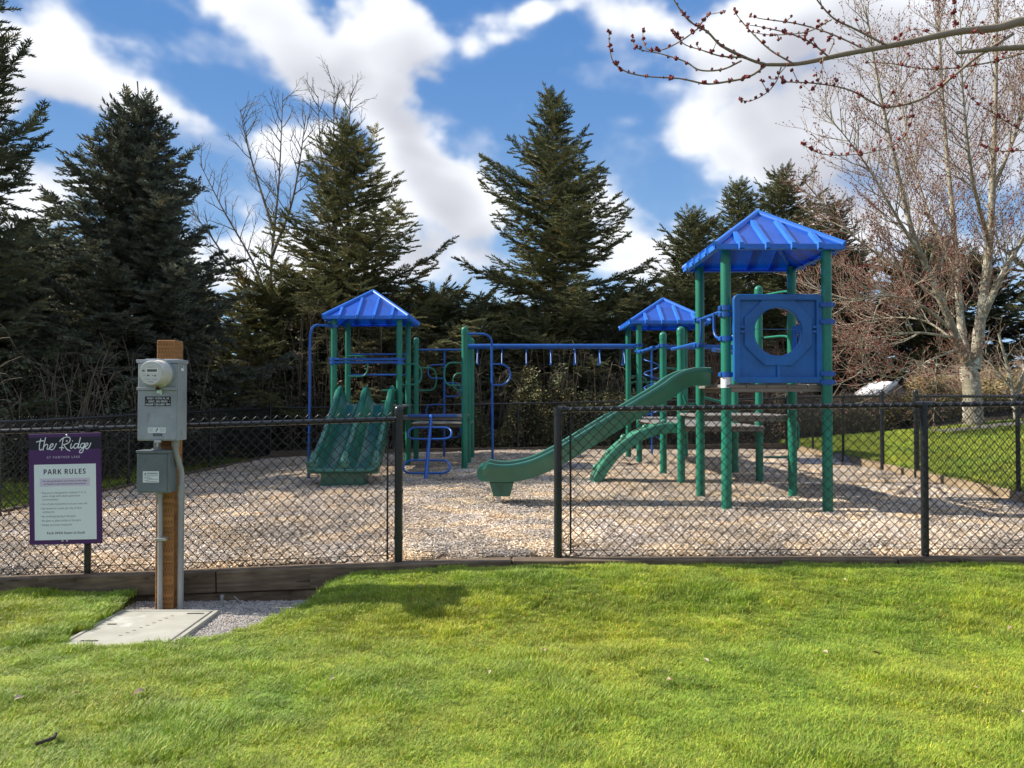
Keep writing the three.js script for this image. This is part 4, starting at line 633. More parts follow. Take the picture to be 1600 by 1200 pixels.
function conifer(name, label, o) { // o: x, d, y, h, r, seed, tint, spray, nb, start, taper, group
  seedRandom(o.seed); const base = V(o.x, o.y, o.d), t = thing(name, label, 'tree', base, o.group), lean = rr(-0.02, 0.02) * o.h;
  const axis = (s) => new THREE.Vector3(base.x + lean * s * s, base.y + o.h * s, base.z);
  if (o.leader) part('leader', new Acc().tube([axis(0.99), axis(1 + 0.5 * o.leader / o.h).add(new THREE.Vector3(0.02, 0, 0)), axis(1 + o.leader / o.h)], 0.016, 6).tube([axis(0.985), axis(1 + 0.2 * o.leader / o.h).add(new THREE.Vector3(-0.12, 0, 0.05))], 0.011, 5), M.barkDark, t);
  part('trunk', new Acc().tube([axis(-0.02), axis(0.1), axis(0.3), axis(0.6), axis(0.85), axis(1)], (s) => lerp(o.h * 0.0145, 0.012, Math.pow(s, 0.8)), 9), M.barkDark, t);
  const limbs = new Acc(), list = [], col = new THREE.Color(), tint = o.tint, nb = o.nb;
  for (let i = 0; i < nb; i++) {
    const s = lerp(o.start ?? 0.05, 0.985, Math.pow((i + rnd()) / nb, 0.92)), az = i * 2.39996 + rr(-0.9, 0.9), prof = Math.pow(1 - s, o.taper ?? 0.75) * (s < 0.12 ? lerp(0.75, 1, s / 0.12) : 1), L = Math.max(0.22, o.r * prof * (rnd() < 0.16 ? rr(0.3, 0.5) : rr(0.6, 1.15)) * (rnd() < 0.15 ? 1.2 : 1));
    const e = lerp(-0.26, 0.72, Math.pow(s, 1.4)) + rr(-0.12, 0.12), h = new THREE.Vector3(Math.cos(az), 0, Math.sin(az)), p0 = axis(s), pts = [], n = 5;
    for (let k = 0; k <= n; k++) { const q = k / n; pts.push(p0.clone().addScaledVector(h, L * q * Math.cos(e)).add(new THREE.Vector3(rr(-0.03, 0.03) * L, L * (Math.sin(e) * q - (o.sag ?? 0.16) * q * (1 - q) * 1.6 + (o.tip ?? 0.14) * q * q), rr(-0.03, 0.03) * L))); }
    limbs.tube(pts, (q) => lerp(0.007 + 0.011 * L, 0.004, q), 4, false);
    const dir = pts[n].clone().sub(pts[0]).normalize(), side = new THREE.Vector3().crossVectors(dir, UP).normalize(), shade = rr(0.8, 1.15);
    const put = (p, d2) => { const k = shade * rr(0.8, 1.22), w = rnd() < 0.2 ? rr(0.1, 0.6) : 0; col.setRGB(tint[0] * k * (1 + w * 0.9), tint[1] * k * (1 + w * 0.35), tint[2] * k); list.push([frame(p, d2, UP, (o.sc ?? 1) * rr(0.75, 1.2)), col.clone()]); };
    const step = (o.step ?? 0.2) * 0.85;
    for (let q = 0.1 + rr(0, 0.06); q < 1; q += step / L) {
      const f = q * n, k = Math.min(n - 1, Math.floor(f)), p = pts[k].clone().lerp(pts[k + 1], f - k);
      for (const sg of [-1, 1]) {
        const bl = (0.16 + 0.36 * L * (1 - q) * rr(0.6, 1.2)), d2 = dir.clone().multiplyScalar(rr(0.5, 0.9)).addScaledVector(side, sg * rr(0.6, 1)).add(new THREE.Vector3(0, rr(-0.42, 0.18), 0)).normalize();
        for (let w = 0; w < bl; w += 0.27) { const pp = p.clone().addScaledVector(d2, w * 0.9); pp.y -= 0.1 * w * w; put(pp, d2.clone().add(new THREE.Vector3(rr(-0.25, 0.25), rr(-0.2, 0.25), rr(-0.25, 0.25)))); }
      }
    }
    put(pts[n - 1].clone().lerp(pts[n], 0.5), pts[n].clone().sub(pts[n - 1]));
  }
  for (let k = 0; k < 5; k++) list.push([frame(axis(0.93 + k * 0.014), new THREE.Vector3(rr(-0.35, 0.35), 1, rr(-0.35, 0.35)), new THREE.Vector3(1, 0, 0.2), 0.7), new THREE.Color().setRGB(...tint)]);
  part('branches', limbs, M.barkDark, t, { stuff: true });
  instanced('crown', sprays[o.spray || 'fir'], M.needle, list, t, base);
  return t;
}
function onto(px, py, d) { const p = at(px, py, d); return p; }
const FIR = [0.185, 0.200, 0.085], SPRUCE = [0.160, 0.182, 0.125], DARK = [0.125, 0.146, 0.074];
// placed by the pixel of the tip and the distance of the trunk; height follows
const tip = (px, py, d, y) => { const p = at(px, py, d); return { x: p.x, d, y, h: p.y - y }; };
conifer('spruce_tree', 'dense bluish spruce with a bare leader at its tip, behind the meter post', { ...tip(216, 160, 18, -0.3), r: 4.0, seed: 21, tint: SPRUCE, spray: 'spruce', nb: 185, taper: 0.85, step: 0.18, tip: 0.3, sag: 0.08, leader: 0.5 });
conifer('fir_tree', 'dark fir cut by the left border, beyond the left verge', { ...tip(-66, -10, 13.5, -0.3), r: 2.15, seed: 22, tint: DARK, nb: 120, taper: 0.45, step: 0.22, tip: 0.35, sag: 0.08 });
conifer('fir_tree', 'fir with loose upturned branches behind the left tower roof', { ...tip(548, 196, 23, 0), r: 5.2, seed: 23, tint: [0.20, 0.205, 0.085], nb: 130, taper: 0.9, step: 0.24, tip: 0.3, sag: 0.08, start: 0.10 });
conifer('fir_tree', 'tall pointed fir standing alone behind the monkey bars', { ...tip(866, 150, 24, 0), r: 5.7, seed: 24, tint: FIR, nb: 165, taper: 1.0, step: 0.21, tip: 0.26, sag: 0.08 });
conifer('fir_tree', 'fir rising behind the blue roof of the tall tower', { ...tip(1152, 292, 31, 0.4), r: 3.7, seed: 25, tint: FIR, nb: 140, taper: 0.7, step: 0.22, tip: 0.24, sag: 0.08 });
conifer('fir_tree', 'broad fir between the two blue roofs on the right', { ...tip(1080, 338, 27, 0.1), r: 3.1, seed: 26, tint: [0.165, 0.18, 0.08], nb: 130, taper: 0.6, step: 0.22, tip: 0.24, sag: 0.08 });
conifer('fir_tree', 'round topped fir beside the bare maple, behind the tall tower', { ...tip(1222, 270, 33, 0.5), r: 3.9, seed: 27, tint: [0.18, 0.19, 0.082], nb: 135, taper: 0.55, step: 0.22, tip: 0.24, sag: 0.08 });
conifer('fir_tree', 'brownish fir half hidden by the bare maple', { ...tip(1305, 318, 35, 0.8), r: 3.4, seed: 28, tint: [0.135, 0.098, 0.055], nb: 95, taper: 0.6, step: 0.24, tip: 0.35 });
// lower evergreens that close the view beneath the tall ones; copies of three models
{
  const proto = [
    conifer('evergreen', 'dark evergreen in the shaded row behind the back fence', { x: 0, d: 0, y: 0, h: 5.2, r: 2.6, seed: 31, tint: DARK, spray: 'soft', nb: 60, taper: 0.5, step: 0.27, start: 0.02, sc: 1.2, tip: 0.25, sag: 0.1, group: 'shaded evergreens behind the fences' }),
    conifer('evergreen', 'dark evergreen in the shaded row behind the back fence', { x: 0, d: 0, y: 0, h: 4.4, r: 2.4, seed: 32, tint: [0.20, 0.205, 0.085], spray: 'soft', nb: 55, taper: 0.42, step: 0.27, start: 0.02, sc: 1.2, tip: 0.25, sag: 0.1, group: 'shaded evergreens behind the fences' }),
    conifer('evergreen', 'dark evergreen in the shaded row behind the back fence', { x: 0, d: 0, y: 0, h: 6.0, r: 2.5, seed: 33, tint: [0.115, 0.135, 0.065], spray: 'soft', nb: 64, taper: 0.55, step: 0.27, start: 0.02, sc: 1.2, tip: 0.25, sag: 0.1, group: 'shaded evergreens behind the fences' }),
  ];
  const spots = [[-11.5, 15.5, 0, 0.95], [-9.6, 19.5, 2, 0.95], [-7.2, 22.5, 1, 1.1], [-12.5, 20, 0, 1.05], [-4.6, 23.5, 0, 0.95], [-10.8, 25, 2, 0.9], [-2.4, 24, 1, 1.0], [-6.8, 27, 0, 1.0], [-0.2, 27.5, 0, 0.85], [4.0, 24.5, 1, 0.95], [6.3, 29, 0, 1.0], [2.2, 28.5, 2, 0.8], [-3.5, 29, 2, 0.85], [8.8, 35, 1, 1.2], [12.0, 36, 0, 1.05], [15.4, 36.5, 2, 0.95], [18.4, 36, 1, 1.25], [21.6, 35.5, 0, 1.05], [24.5, 34, 1, 1.2], [-14.5, 24, 1, 1.1], [-16, 17, 2, 1.0], [-1.2, 22.0, 1, 0.72], [1.0, 22.3, 1, 0.75], [3.0, 22.2, 0, 0.62], [-3.4, 22.2, 1, 0.7], [-5.6, 22, 0, 0.6], [-20, 27, 0, 1.1], [-17, 30, 1, 1.2], [-13.5, 32, 2, 1.0], [-9.8, 33, 0, 1.05], [-6, 34, 1, 1.15], [-2.6, 35, 0, 1.0], [1.2, 35, 1, 1.1], [4.6, 35, 2, 0.95], [-12, 28.5, 1, 1.1], [-8.6, 29.5, 1, 1.0], [6.8, 33, 1, 1.15], [16.8, 39.5, 0, 1.3], [10.6, 38, 2, 1.1], [22, 40, 2, 1.2]];
  seedRandom(77);
  spots.forEach(([x, d, k, s], i) => { const used = spots.slice(0, i).some((q) => q[2] === k), o = used ? proto[k].clone() : proto[k]; if (used) { o.name = numbered('evergreen'); scene.add(o); } o.position.set(x, groundY(x, d), -d); o.rotation.y = rr(0, 6); o.scale.setScalar(s);
    o.userData = x < -8.5 ? { label: 'dark evergreen beyond the left verge, at the foot of the spruce', category: 'tree', group: 'evergreens beyond the left verge' } : x < 7.5 ? { label: 'dark low evergreen in the shaded row behind the back fence', category: 'tree', group: 'shaded evergreens behind the back fence' } : { label: 'dark low evergreen above the bramble bank, behind the bare maple', category: 'tree', group: 'evergreens above the bramble bank' }; });
}
// broadleaf bare trees: leaders given, the rest grown
function grow(leaders, o) {
  seedRandom(o.seed); const wood = new Acc(), twigs = new Acc(), buds = [];
  const branch = (p, dir, L, r, level) => {
    const n = level > 2 ? 2 : 4, pts = [p.clone()], d = dir.clone().normalize();
    for (let k = 0; k < n; k++) { d.add(new THREE.Vector3(rr(-1, 1), rr(-1, 1) + (o.rise ?? 0.35), rr(-1, 1)).multiplyScalar(o.wob ?? 0.16)).normalize(); pts.push(pts[k].clone().addScaledVector(d, L / n)); }
    (level > 1 ? twigs : wood).tube(pts, (q) => lerp(r, r * (level > 2 ? 0.5 : 0.3), q), level > 1 ? 3 : 5, false);
    if (level >= 2) for (let k = 1; k <= n; k++) if (rnd() < (o.budChance ?? 0)) buds.push(pts[k].clone());
    if (level >= (o.levels ?? 3)) return;
    const gap = o.gap[level], count = Math.floor(L / gap);
    for (let k = 0; k < count; k++) { const f = lerp(0.2, 0.98, (k + rnd()) / count) * n, i = Math.min(n - 1, Math.floor(f)), q = pts[i].clone().lerp(pts[i + 1], f - i), T = pts[i + 1].clone().sub(pts[i]).normalize(), s = new THREE.Vector3(rr(-1, 1), rr(-1, 1), rr(-1, 1)); s.addScaledVector(T, -s.dot(T)).normalize(); branch(q, T.multiplyScalar(o.along ?? 0.75).addScaledVector(s, 0.65), o.len[level + 1] * rr(0.55, 1.15) * (1 - 0.35 * f / n), o.rad[level + 1], level + 1); }
  };
  for (const [pts, r0, r1, from = 0.2] of leaders) {
    const c = curve(pts, 22); wood.tube(c, (q) => lerp(r0, r1, Math.pow(q, 0.62)) * (1 + 0.10 * perlin.noise(q * 30, r0 * 90, o.seed)), 9, false); let L = 0; for (let i = 1; i < c.length; i++) L += c[i].distanceTo(c[i - 1]);
    const count = Math.floor(L / o.gap[0]); for (let k = 0; k < count; k++) { const f = lerp(from, 0.99, (k + rnd()) / count) * 22, i = Math.min(21, Math.floor(f)), p = c[i].clone().lerp(c[i + 1], f - i), T = c[i + 1].clone().sub(c[i]).normalize(), s = new THREE.Vector3(rr(-1, 1), rr(-0.6, 1), rr(-1, 1)); s.addScaledVector(T, -s.dot(T)).normalize(); branch(p, T.multiplyScalar(0.7).addScaledVector(s, 0.7), o.len[1] * rr(0.5, 1.2) * (1 - 0.45 * f / 22), o.rad[1], 1); }
  }
  return { wood, twigs, buds };
}
const P20 = (list, d, amp = 0) => list.map(([x, y], i) => at(x, y, d + amp * i));
const budGeo = (() => { const a = new Acc(); for (const [x, y, z] of [[0, 0, 0], [0.7, 0.4, 0.2], [-0.5, 0.6, 0.4], [0.1, 0.5, -0.7], [-0.2, 1.1, 0.1]]) { const g = new THREE.OctahedronGeometry(0.62, 0); g.scale(1, 1.25, 1); g.translate(x, y, z); a.add(g); } return a.geo(); })();
{
  const base = at(1520, 662, 20), t = thing('maple_tree', 'large bare maple with pale mottled bark and red buds on the side lawn', 'tree', base);
  const Ld = [
    [[at(1521, 668, 20), at(1520, 640, 20), at(1518, 605, 20), at(1512, 572, 20)], 0.27, 0.21, 0.97],
    [[at(1513, 576, 20), at(1492, 522, 19.8), at(1458, 440, 19.6), at(1428, 370, 19.5), at(1398, 250, 19.4), at(1372, 130, 19.3), at(1352, 10, 19.2)], 0.15, 0.02],
    [[at(1520, 578, 20), at(1532, 500, 20.2), at(1545, 390, 20.3), at(1552, 260, 20.3), at(1556, 120, 20.3), at(1558, -60, 20.2)], 0.19, 0.03],
    [[at(1512, 574, 20), at(1503, 520, 20.3), at(1496, 430, 20.8), at(1488, 330, 21), at(1476, 200, 21.3), at(1468, 60, 21.5), at(1466, -60, 21.6)], 0.15, 0.02],
    [[at(1533, 500, 20.2), at(1566, 430, 20), at(1600, 370, 19.7), at(1660, 250, 19.5), at(1700, 100, 19.4)], 0.11, 0.015],
    [[at(1490, 518, 19.8), at(1440, 478, 19.2), at(1385, 462, 18.6), at(1325, 468, 18.2), at(1270, 448, 18)], 0.06, 0.008],
    [[at(1494, 528, 19.8), at(1432, 520, 19.4), at(1372, 528, 19), at(1312, 540, 18.8)], 0.05, 0.007],
    [[at(1500, 545, 19.8), at(1455, 562, 19), at(1405, 590, 18.4), at(1345, 578, 18)], 0.045, 0.007],
    [[at(1470, 470, 19.7), at(1405, 420, 20), at(1335, 370, 20.3), at(1262, 290, 20.5)], 0.06, 0.008],
    [[at(1446, 412, 19.6), at(1402, 340, 19), at(1345, 245, 18.6), at(1285, 170, 18.4)], 0.06, 0.008],
    [[at(1496, 430, 20.8), at(1450, 330, 21.8), at(1415, 200, 22.4), at(1400, 70, 22.8)], 0.06, 0.01],
    [[at(1548, 390, 20.3), at(1520, 280, 19.2), at(1505, 150, 18.8), at(1500, 10, 18.6)], 0.07, 0.01],
    [[at(1500, 540, 20), at(1440, 500, 21), at(1360, 500, 21.8), at(1290, 520, 22)], 0.05, 0.007],
    [[at(1550, 300, 20.3), at(1590, 200, 20.5), at(1620, 90, 20.8), at(1640, -40, 21)], 0.07, 0.01],
  ];
  const g = grow(Ld, { seed: 51, gap: [0.15, 0.17, 0.17], len: [0, 2.0, 0.75, 0.3], rad: [0, 0.015, 0.007, 0.005], levels: 3, budChance: 0.5, rise: 0.75 });
  part('trunk', g.wood, M.bark, t); part('twigs', g.twigs, M.twigPale, t, { stuff: true });
  instanced('buds', budGeo, M.bud, g.buds.map((p) => [frame(p, new THREE.Vector3(rr(-1, 1), 1, rr(-1, 1)), UP, rr(0.010, 0.018)), null]), t, base);
}
{
  const base = at(1590, 668, 21), t = thing('young_maple', 'smaller bare tree with pale stems right of the large maple', 'tree', base);
  const g = grow([[[base.clone(), at(1585, 630, 21), at(1578, 590, 21), at(1560, 520, 21)], 0.09, 0.03], [[at(1585, 630, 21), at(1600, 580, 21), at(1625, 500, 21)], 0.07, 0.02], [[at(1582, 610, 21), at(1560, 580, 21), at(1530, 545, 20.6)], 0.04, 0.01]], { seed: 52, gap: [0.22, 0.2, 0.2], len: [0, 1.1, 0.5, 0.25], rad: [0, 0.015, 0.008, 0.006], levels: 3, budChance: 0.1 });
  part('trunk', g.wood, M.bark, t); part('twigs', g.twigs, M.twigPale, t, { stuff: true });
  instanced('buds', budGeo, M.bud, g.buds.map((p) => [frame(p, UP, new THREE.Vector3(1, 0, 0), 0.012), null]), t, base);
}
for (const [label, px, d, seed, L] of [
  ['slender bare alder with a fine grey crown between the spruce and the firs', 418, 27, 53, [[[418, 640], [420, 520], [425, 400], [436, 280], [442, 145]], [[421, 480], [395, 410], [350, 330], [312, 255]], [[425, 400], [455, 320], [470, 240], [478, 180]], [[428, 360], [405, 290], [385, 220], [375, 170]], [[420, 500], [370, 430], [330, 370], [300, 330]]]],
  ['thin bare alder stems rising beside the tip of the loose fir', 520, 29, 54, [[[520, 640], [520, 450], [521, 300], [522, 130]], [[520, 400], [508, 300], [500, 220], [497, 150]], [[521, 380], [535, 280], [545, 200], [548, 145]]]],
]) {
  const base = at(px, 640, d); base.y = -0.1; const t = thing('alder_tree', label, 'tree', base), W = L.map((l, i) => [l.map(([x, y]) => at(x, y, d + (i % 2 ? 0.5 : -0.4) * i)), i ? 0.07 : 0.13, 0.012]); W[0][0][0].y = -0.3;
  const g = grow(W, { seed, gap: [0.3, 0.26, 0.25], len: [0, 1.6, 0.75, 0.35], rad: [0, 0.02, 0.011, 0.008], levels: 3, rise: 0.5 });
  part('trunk', g.wood, M.twigGrey, t); part('twigs', g.twigs, M.twigGrey, t, { stuff: true });
}
// thickets: tangles of canes with a few leaves
function thicket(label, x, d, w, h, o) {
  seedRandom(o.seed); const y = groundY(x, d), base = V(x, y, d), t = thing('bramble_thicket', label, 'bush', base, o.group), canes = new Acc(), leaves = [], c = new THREE.Color();
  for (let i = 0; i < o.canes; i++) {
    const a = rr(0, 6.28), q = Math.sqrt(rnd()) * w * 0.5, p = new THREE.Vector3(x + Math.cos(a) * q, y - 0.05, -d + Math.sin(a) * q * 0.6), az = rr(0, 6.28), reach = rr(0.3, 1.1) * w * 0.3, top = h * rr(0.35, 1.25), pts = [p];
    const e = p.clone().add(new THREE.Vector3(Math.cos(az) * reach, 0, Math.sin(az) * reach * 0.7));
    pts.push(new THREE.Vector3(lerp(p.x, e.x, 0.3), y + top * 0.7, lerp(p.z, e.z, 0.3)), new THREE.Vector3(lerp(p.x, e.x, 0.65), y + top, lerp(p.z, e.z, 0.65)), new THREE.Vector3(e.x, y + top * rr(0.5, 0.95), e.z));
    const cc = curve(pts, 8); canes.tube(cc, (s) => lerp(0.013, 0.005, s), 3, false);
    for (let k = 0; k < 5; k++) { const j = 2 + Math.floor(rnd() * 6), s = cc[j], e2 = s.clone().add(new THREE.Vector3(rr(-0.4, 0.4), rr(-0.1, 0.4), rr(-0.4, 0.4))); canes.tube([s, s.clone().lerp(e2, 0.5).add(new THREE.Vector3(0, 0.04, 0)), e2], 0.005, 3, false); }
  }
  for (let i = 0; i < o.leaves; i++) { const a = rr(0, 6.28), q = Math.sqrt(rnd()) * w * 0.55, hh = y + h * Math.pow(rnd(), 0.8) * clamp(0.62 + 1.1 * perlin.noise((x + Math.cos(a) * q) * 1.1, 4, o.seed), 0.25, 1.15), k = rr(0.6, 1.3), p = new THREE.Vector3(x + Math.cos(a) * q, hh, -d + Math.sin(a) * q * 0.6); const tt = o.tint; c.setRGB(tt[0] * k * rr(0.8, 1.3), tt[1] * k, tt[2] * k); leaves.push([frame(p, new THREE.Vector3(rr(-1, 1), rr(-0.7, 0.7), rr(-1, 1)), new THREE.Vector3(rr(-0.4, 0.4), 1, rr(-0.4, 0.4)), rr(0.7, 1.4)), c.clone()]); }
  part('canes', canes, o.mat || M.cane, t, { stuff: true }); if (leaves.length) instanced('leaves', leafGeo, M.leaf, leaves, t, base); return t;
}
const leafGeo = (() => { const a = new Acc(); seedRandom(90); for (let i = 0; i < 7; i++) { const m = frame(new THREE.Vector3(rr(-0.1, 0.1), rr(-0.08, 0.08), rr(-0.1, 0.1)), new THREE.Vector3(rr(-1, 1), rr(-0.5, 0.5), rr(-1, 1)), new THREE.Vector3(rr(-0.5, 0.5), 1, rr(-0.5, 0.5)), rr(0.7, 1.1)); const q = [[0, 0, -0.035], [0.022, 0.004, 0], [0, 0.008, 0.045], [-0.022, 0.004, 0]].map((v) => new THREE.Vector3(...v).applyMatrix4(m)); a.quad(q[0], q[1], q[2], q[3]); } return a.geo(); })();
const OLIVE = [0.16, 0.155, 0.06], BROWN = [0.13, 0.095, 0.052], DULL = [0.062, 0.070, 0.036], TAWNY = [0.27, 0.225, 0.09];
[
  [-9.2, 11.2, 3.2, 2.3, DULL, 60, 1500], [-8.6, 14, 3, 2.1, DULL, 60, 1400], [-8.0, 16.8, 3, 2.4, DULL, 60, 1400], [-6.8, 20.4, 3, 2.4, BROWN, 50, 500], [-4.4, 20.7, 2.8, 3.4, BROWN, 60, 700], [-2.2, 20.8, 2.8, 2.4, BROWN, 45, 600], [0.0, 20.6, 2.8, 1.9, OLIVE, 40, 1500], [2.2, 20.7, 3.0, 2.4, OLIVE, 45, 1700], [4.4, 21, 2.8, 1.6, BROWN, 45, 500], [6.6, 21, 2.8, 1.5, BROWN, 45, 400],
].forEach(([x, d, w, h, tint, canes, leaves], i) => thicket(['tangle of dark brambles at the near end of the left verge', 'tangle of dark brambles halfway along the left verge', 'tangle of dark brambles at the far end of the left verge', 'brown thicket behind the left corner of the back fence', 'tall brown thicket behind the double slide tower', 'brown thicket behind the blue loop pole and rear deck', 'olive leafy thicket behind the first monkey bar grips', 'olive leafy thicket behind the last monkey bar grips', 'low brown thicket behind the far right tower', 'brown thicket behind the right corner of the back fence'][i], x, d, w, h, { seed: 200 + i, canes, leaves, tint }));
[[9.4, 22.2, 3, 0.75], [11.6, 22.6, 3, 0.8], [13.8, 22.8, 3, 0.95], [16.2, 23, 3.2, 1.1], [18.8, 23, 3.2, 1.2], [10.6, 24.2, 3.2, 0.6], [14.6, 24.6, 3.4, 0.9]].forEach(([x, d, w, h], i) => thicket('tawny bramble bush on the bank beyond the side lawn', x, d, w, h, { seed: 230 + i, canes: 70, leaves: 2200, tint: TAWNY, mat: M.twigPale, group: 'brambles on the bank' }));
[[7.4, 23.4, 2.8, 2.2], [8.6, 26.5, 3.0, 2.6], [5.2, 23, 2.8, 2.6]].forEach(([x, d, w, h], i) => thicket('bare reddish brown brush behind the tall tower', x, d, w, h, { seed: 250 + i, canes: 90, leaves: 100, tint: BROWN, mat: M.twigRed, group: 'bare brush behind the tall tower' }));
{ // white roofed shed beyond the bank, with a fence before it
  const p = at(1372, 612, 27), t = thing('garden_shed', 'white gabled shed roof beyond the bramble bank', 'shed', V(p.x, p.y - 1.6, 27));
  const e1 = at(1378, 619, 25.8), e2 = at(1335, 614, 28.6), r1 = at(1403, 596, 26.6), r2 = at(1362, 596, 29.2), g1 = at(1432, 619, 27), dn = new THREE.Vector3(0, -0.06, 0), w = new THREE.Vector3(0, -1.7, 0), k = (v) => v.clone().add(dn);
  part('roof', new Acc().quad(e1, e2, r2, r1).quad(k(e1), k(e2), k(r2), k(r1)).quad(e1, r1, k(r1), k(e1)).quad(e1, e2, k(e2), k(e1)).quad(r1, g1, g1.clone().add(r2).sub(r1), r2), M.white, t);
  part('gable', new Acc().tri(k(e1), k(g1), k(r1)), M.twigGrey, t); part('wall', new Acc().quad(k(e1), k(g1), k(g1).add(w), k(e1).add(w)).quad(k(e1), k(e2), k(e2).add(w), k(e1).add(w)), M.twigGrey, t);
  fence('dark chain link fence climbing the bank behind the brambles', [p.x - 0.5, 30], [p.x + 10, 31], { yb0: at(1300, 628, 29).y, yb1: at(1500, 602, 30).y, rail0: at(1300, 603, 29).y, rail1: at(1560, 572, 30).y, posts: [[0.1, 0.03, 0, 0], [0.3, 0.03, 0, 0], [0.5, 0.03, 0, 0], [0.75, 0.03, 0, 0]], wire: 0.004, sides: 3, D: 0.1 });
}
{ // near maple whose limb reaches into the picture; its trunk stands outside
  const Z = (l, d0, d1) => l.map(([x, y], i) => at(940 + x / 2.424, y / 2.424, lerp(d0, d1, l.length > 1 ? i / (l.length - 1) : 0)));
  const base = V(4.0, lawnY(4, 3.4), 3.4), t = thing('near_maple', 'budding maple whose thin limb hangs over the lawn from the right', 'tree', base), wood = new Acc(), twig = new Acc(), buds = [];
  const main = curve([V(4.0, 2.2, 3.4), at(1760, 40, 3.35), ...Z([[1600, 80], [1500, 105], [1350, 120], [1160, 160], [920, 205], [740, 242], [620, 245]], 3.3, 3.1)], 40);
  wood.tube(curve([V(4, base.y - 0.1, 3.4), V(4.01, 1, 3.4), V(3.99, 2.4, 3.42), V(4.05, 4.2, 3.5), V(4.1, 6.0, 3.6)], 20), (s) => lerp(0.14, 0.05, s), 12);
  wood.tube(main, (s) => lerp(0.028, 0.0066, Math.pow(s, 0.7)) * (1 + 0.14 * perlin.noise(s * 70, 3, 1)), 10); const m2 = curve([main[4].clone(), at(1720, 60, 3.25), ...Z([[1600, 178], [1480, 186], [1345, 200]], 3.2, 3.2)], 16); wood.tube(m2, (s) => lerp(0.02, 0.0075, s), 8);
  seedRandom(64); const bd = (p, s) => buds.push([frame(p.clone().add(new THREE.Vector3(rr(-1, 1), rr(-1, 1), rr(-1, 1)).multiplyScalar(0.006)), new THREE.Vector3(rr(-1, 1), rr(-1, 1), rr(-1, 1)), UP, s), null]);
  const lines = [
    [[[620, 245], [560, 225], [450, 170], [400, 120], [340, 85], [300, 40], [262, -20]], 3.1, 3.05, 0.0072], [[[620, 250], [560, 290], [470, 310], [400, 318], [300, 298], [160, 288], [90, 270], [45, 235], [30, 180], [28, 125]], 3.1, 3.0, 0.0048], [[[530, 230], [460, 262], [370, 265], [320, 235], [230, 205], [130, 180], [115, 140]], 3.09, 3.2, 0.0042],
    [[[545, 218], [450, 212], [380, 190], [310, 165], [270, 115]], 3.09, 3.0, 0.0038], [[[375, 100], [300, 155], [220, 190], [165, 180], [155, 110]], 3.07, 3.15, 0.0035], [[[370, 100], [400, 60], [460, 45]], 3.06, 3.0, 0.003], [[[730, 243], [640, 190], [570, 125], [530, 80], [500, 40]], 3.12, 3.2, 0.0042], [[[1080, 172], [960, 110], [880, 70], [820, 5], [790, -40]], 3.18, 3.1, 0.0055],
    [[[1000, 188], [860, 125], [740, 90], [600, 70], [560, 60]], 3.17, 3.3, 0.004], [[[860, 215], [790, 160], [720, 130], [620, 105], [560, 95]], 3.14, 3.05, 0.0038], [[[680, 255], [660, 310], [620, 355], [560, 383], [530, 380]], 3.11, 3.05, 0.0032], [[[1560, 128], [1430, 210], [1330, 290], [1240, 360], [1170, 390], [1090, 405], [1050, 400], [960, 350], [900, 330], [800, 315], [690, 310]], 3.28, 3.1, 0.0065],
    [[[1178, 392], [1170, 470], [1120, 540], [1000, 580], [830, 582], [760, 545]], 3.18, 3.1, 0.0035], [[[1600, 200], [1450, 240], [1250, 262], [1090, 240], [1000, 235]], 3.3, 3.4, 0.004], [[[1600, 500], [1500, 440], [1400, 370], [1380, 330]], 3.3, 3.3, 0.003], [[[870, 75], [780, 120], [640, 132], [560, 120]], 3.12, 3.0, 0.003], [[[840, 215], [825, 300], [800, 340]], 3.13, 3.1, 0.0028], [[[1340, 120], [1338, 60], [1335, 0]], 3.24, 3.2, 0.003], [[[860, 205], [880, 150], [855, 150]], 3.14, 3.1, 0.0028], [[[1600, 570], [1500, 570], [1440, 545]], 3.3, 3.3, 0.003],
    [[[1330, 125], [1260, 130], [1180, 110], [1110, 150]], 3.24, 3.4, 0.003], [[[1400, 190], [1410, 130], [1440, 80]], 3.2, 3.2, 0.0026],
  ];
  for (const [l, d0, d1, r] of lines) {
    const c = curve(Z(l, d0, d1), 40); twig.tube(c, (s) => lerp(r, r * 0.4, s) * (1 + 0.28 * perlin.noise(s * 60, r * 900, 2)), 6); let run = 0.03;
    for (let i = 1; i < c.length; i++) { run -= c[i].distanceTo(c[i - 1]); if (run < 0) { run = rr(0.016, 0.052) * (i > 30 ? 0.6 : 1); const k = rnd() < 0.35 ? 4 : 1; for (let q = 0; q < k; q++) bd(c[i], rr(0.004, 0.0085)); if (rnd() < 0.22) { const e = c[i].clone().add(new THREE.Vector3(rr(-0.04, 0.04), rr(-0.02, 0.05), rr(-0.04, 0.04))); twig.tube([c[i], e], 0.0018, 4, false); bd(e, rr(0.005, 0.008)); bd(e, rr(0.004, 0.006)); } } }
    bd(c[40], 0.007);
  }
  part('trunk', wood, M.limb, t); part('twigs', twig, M.limb, t); instanced('buds', budGeo, M.bud, buds, t, base);
}

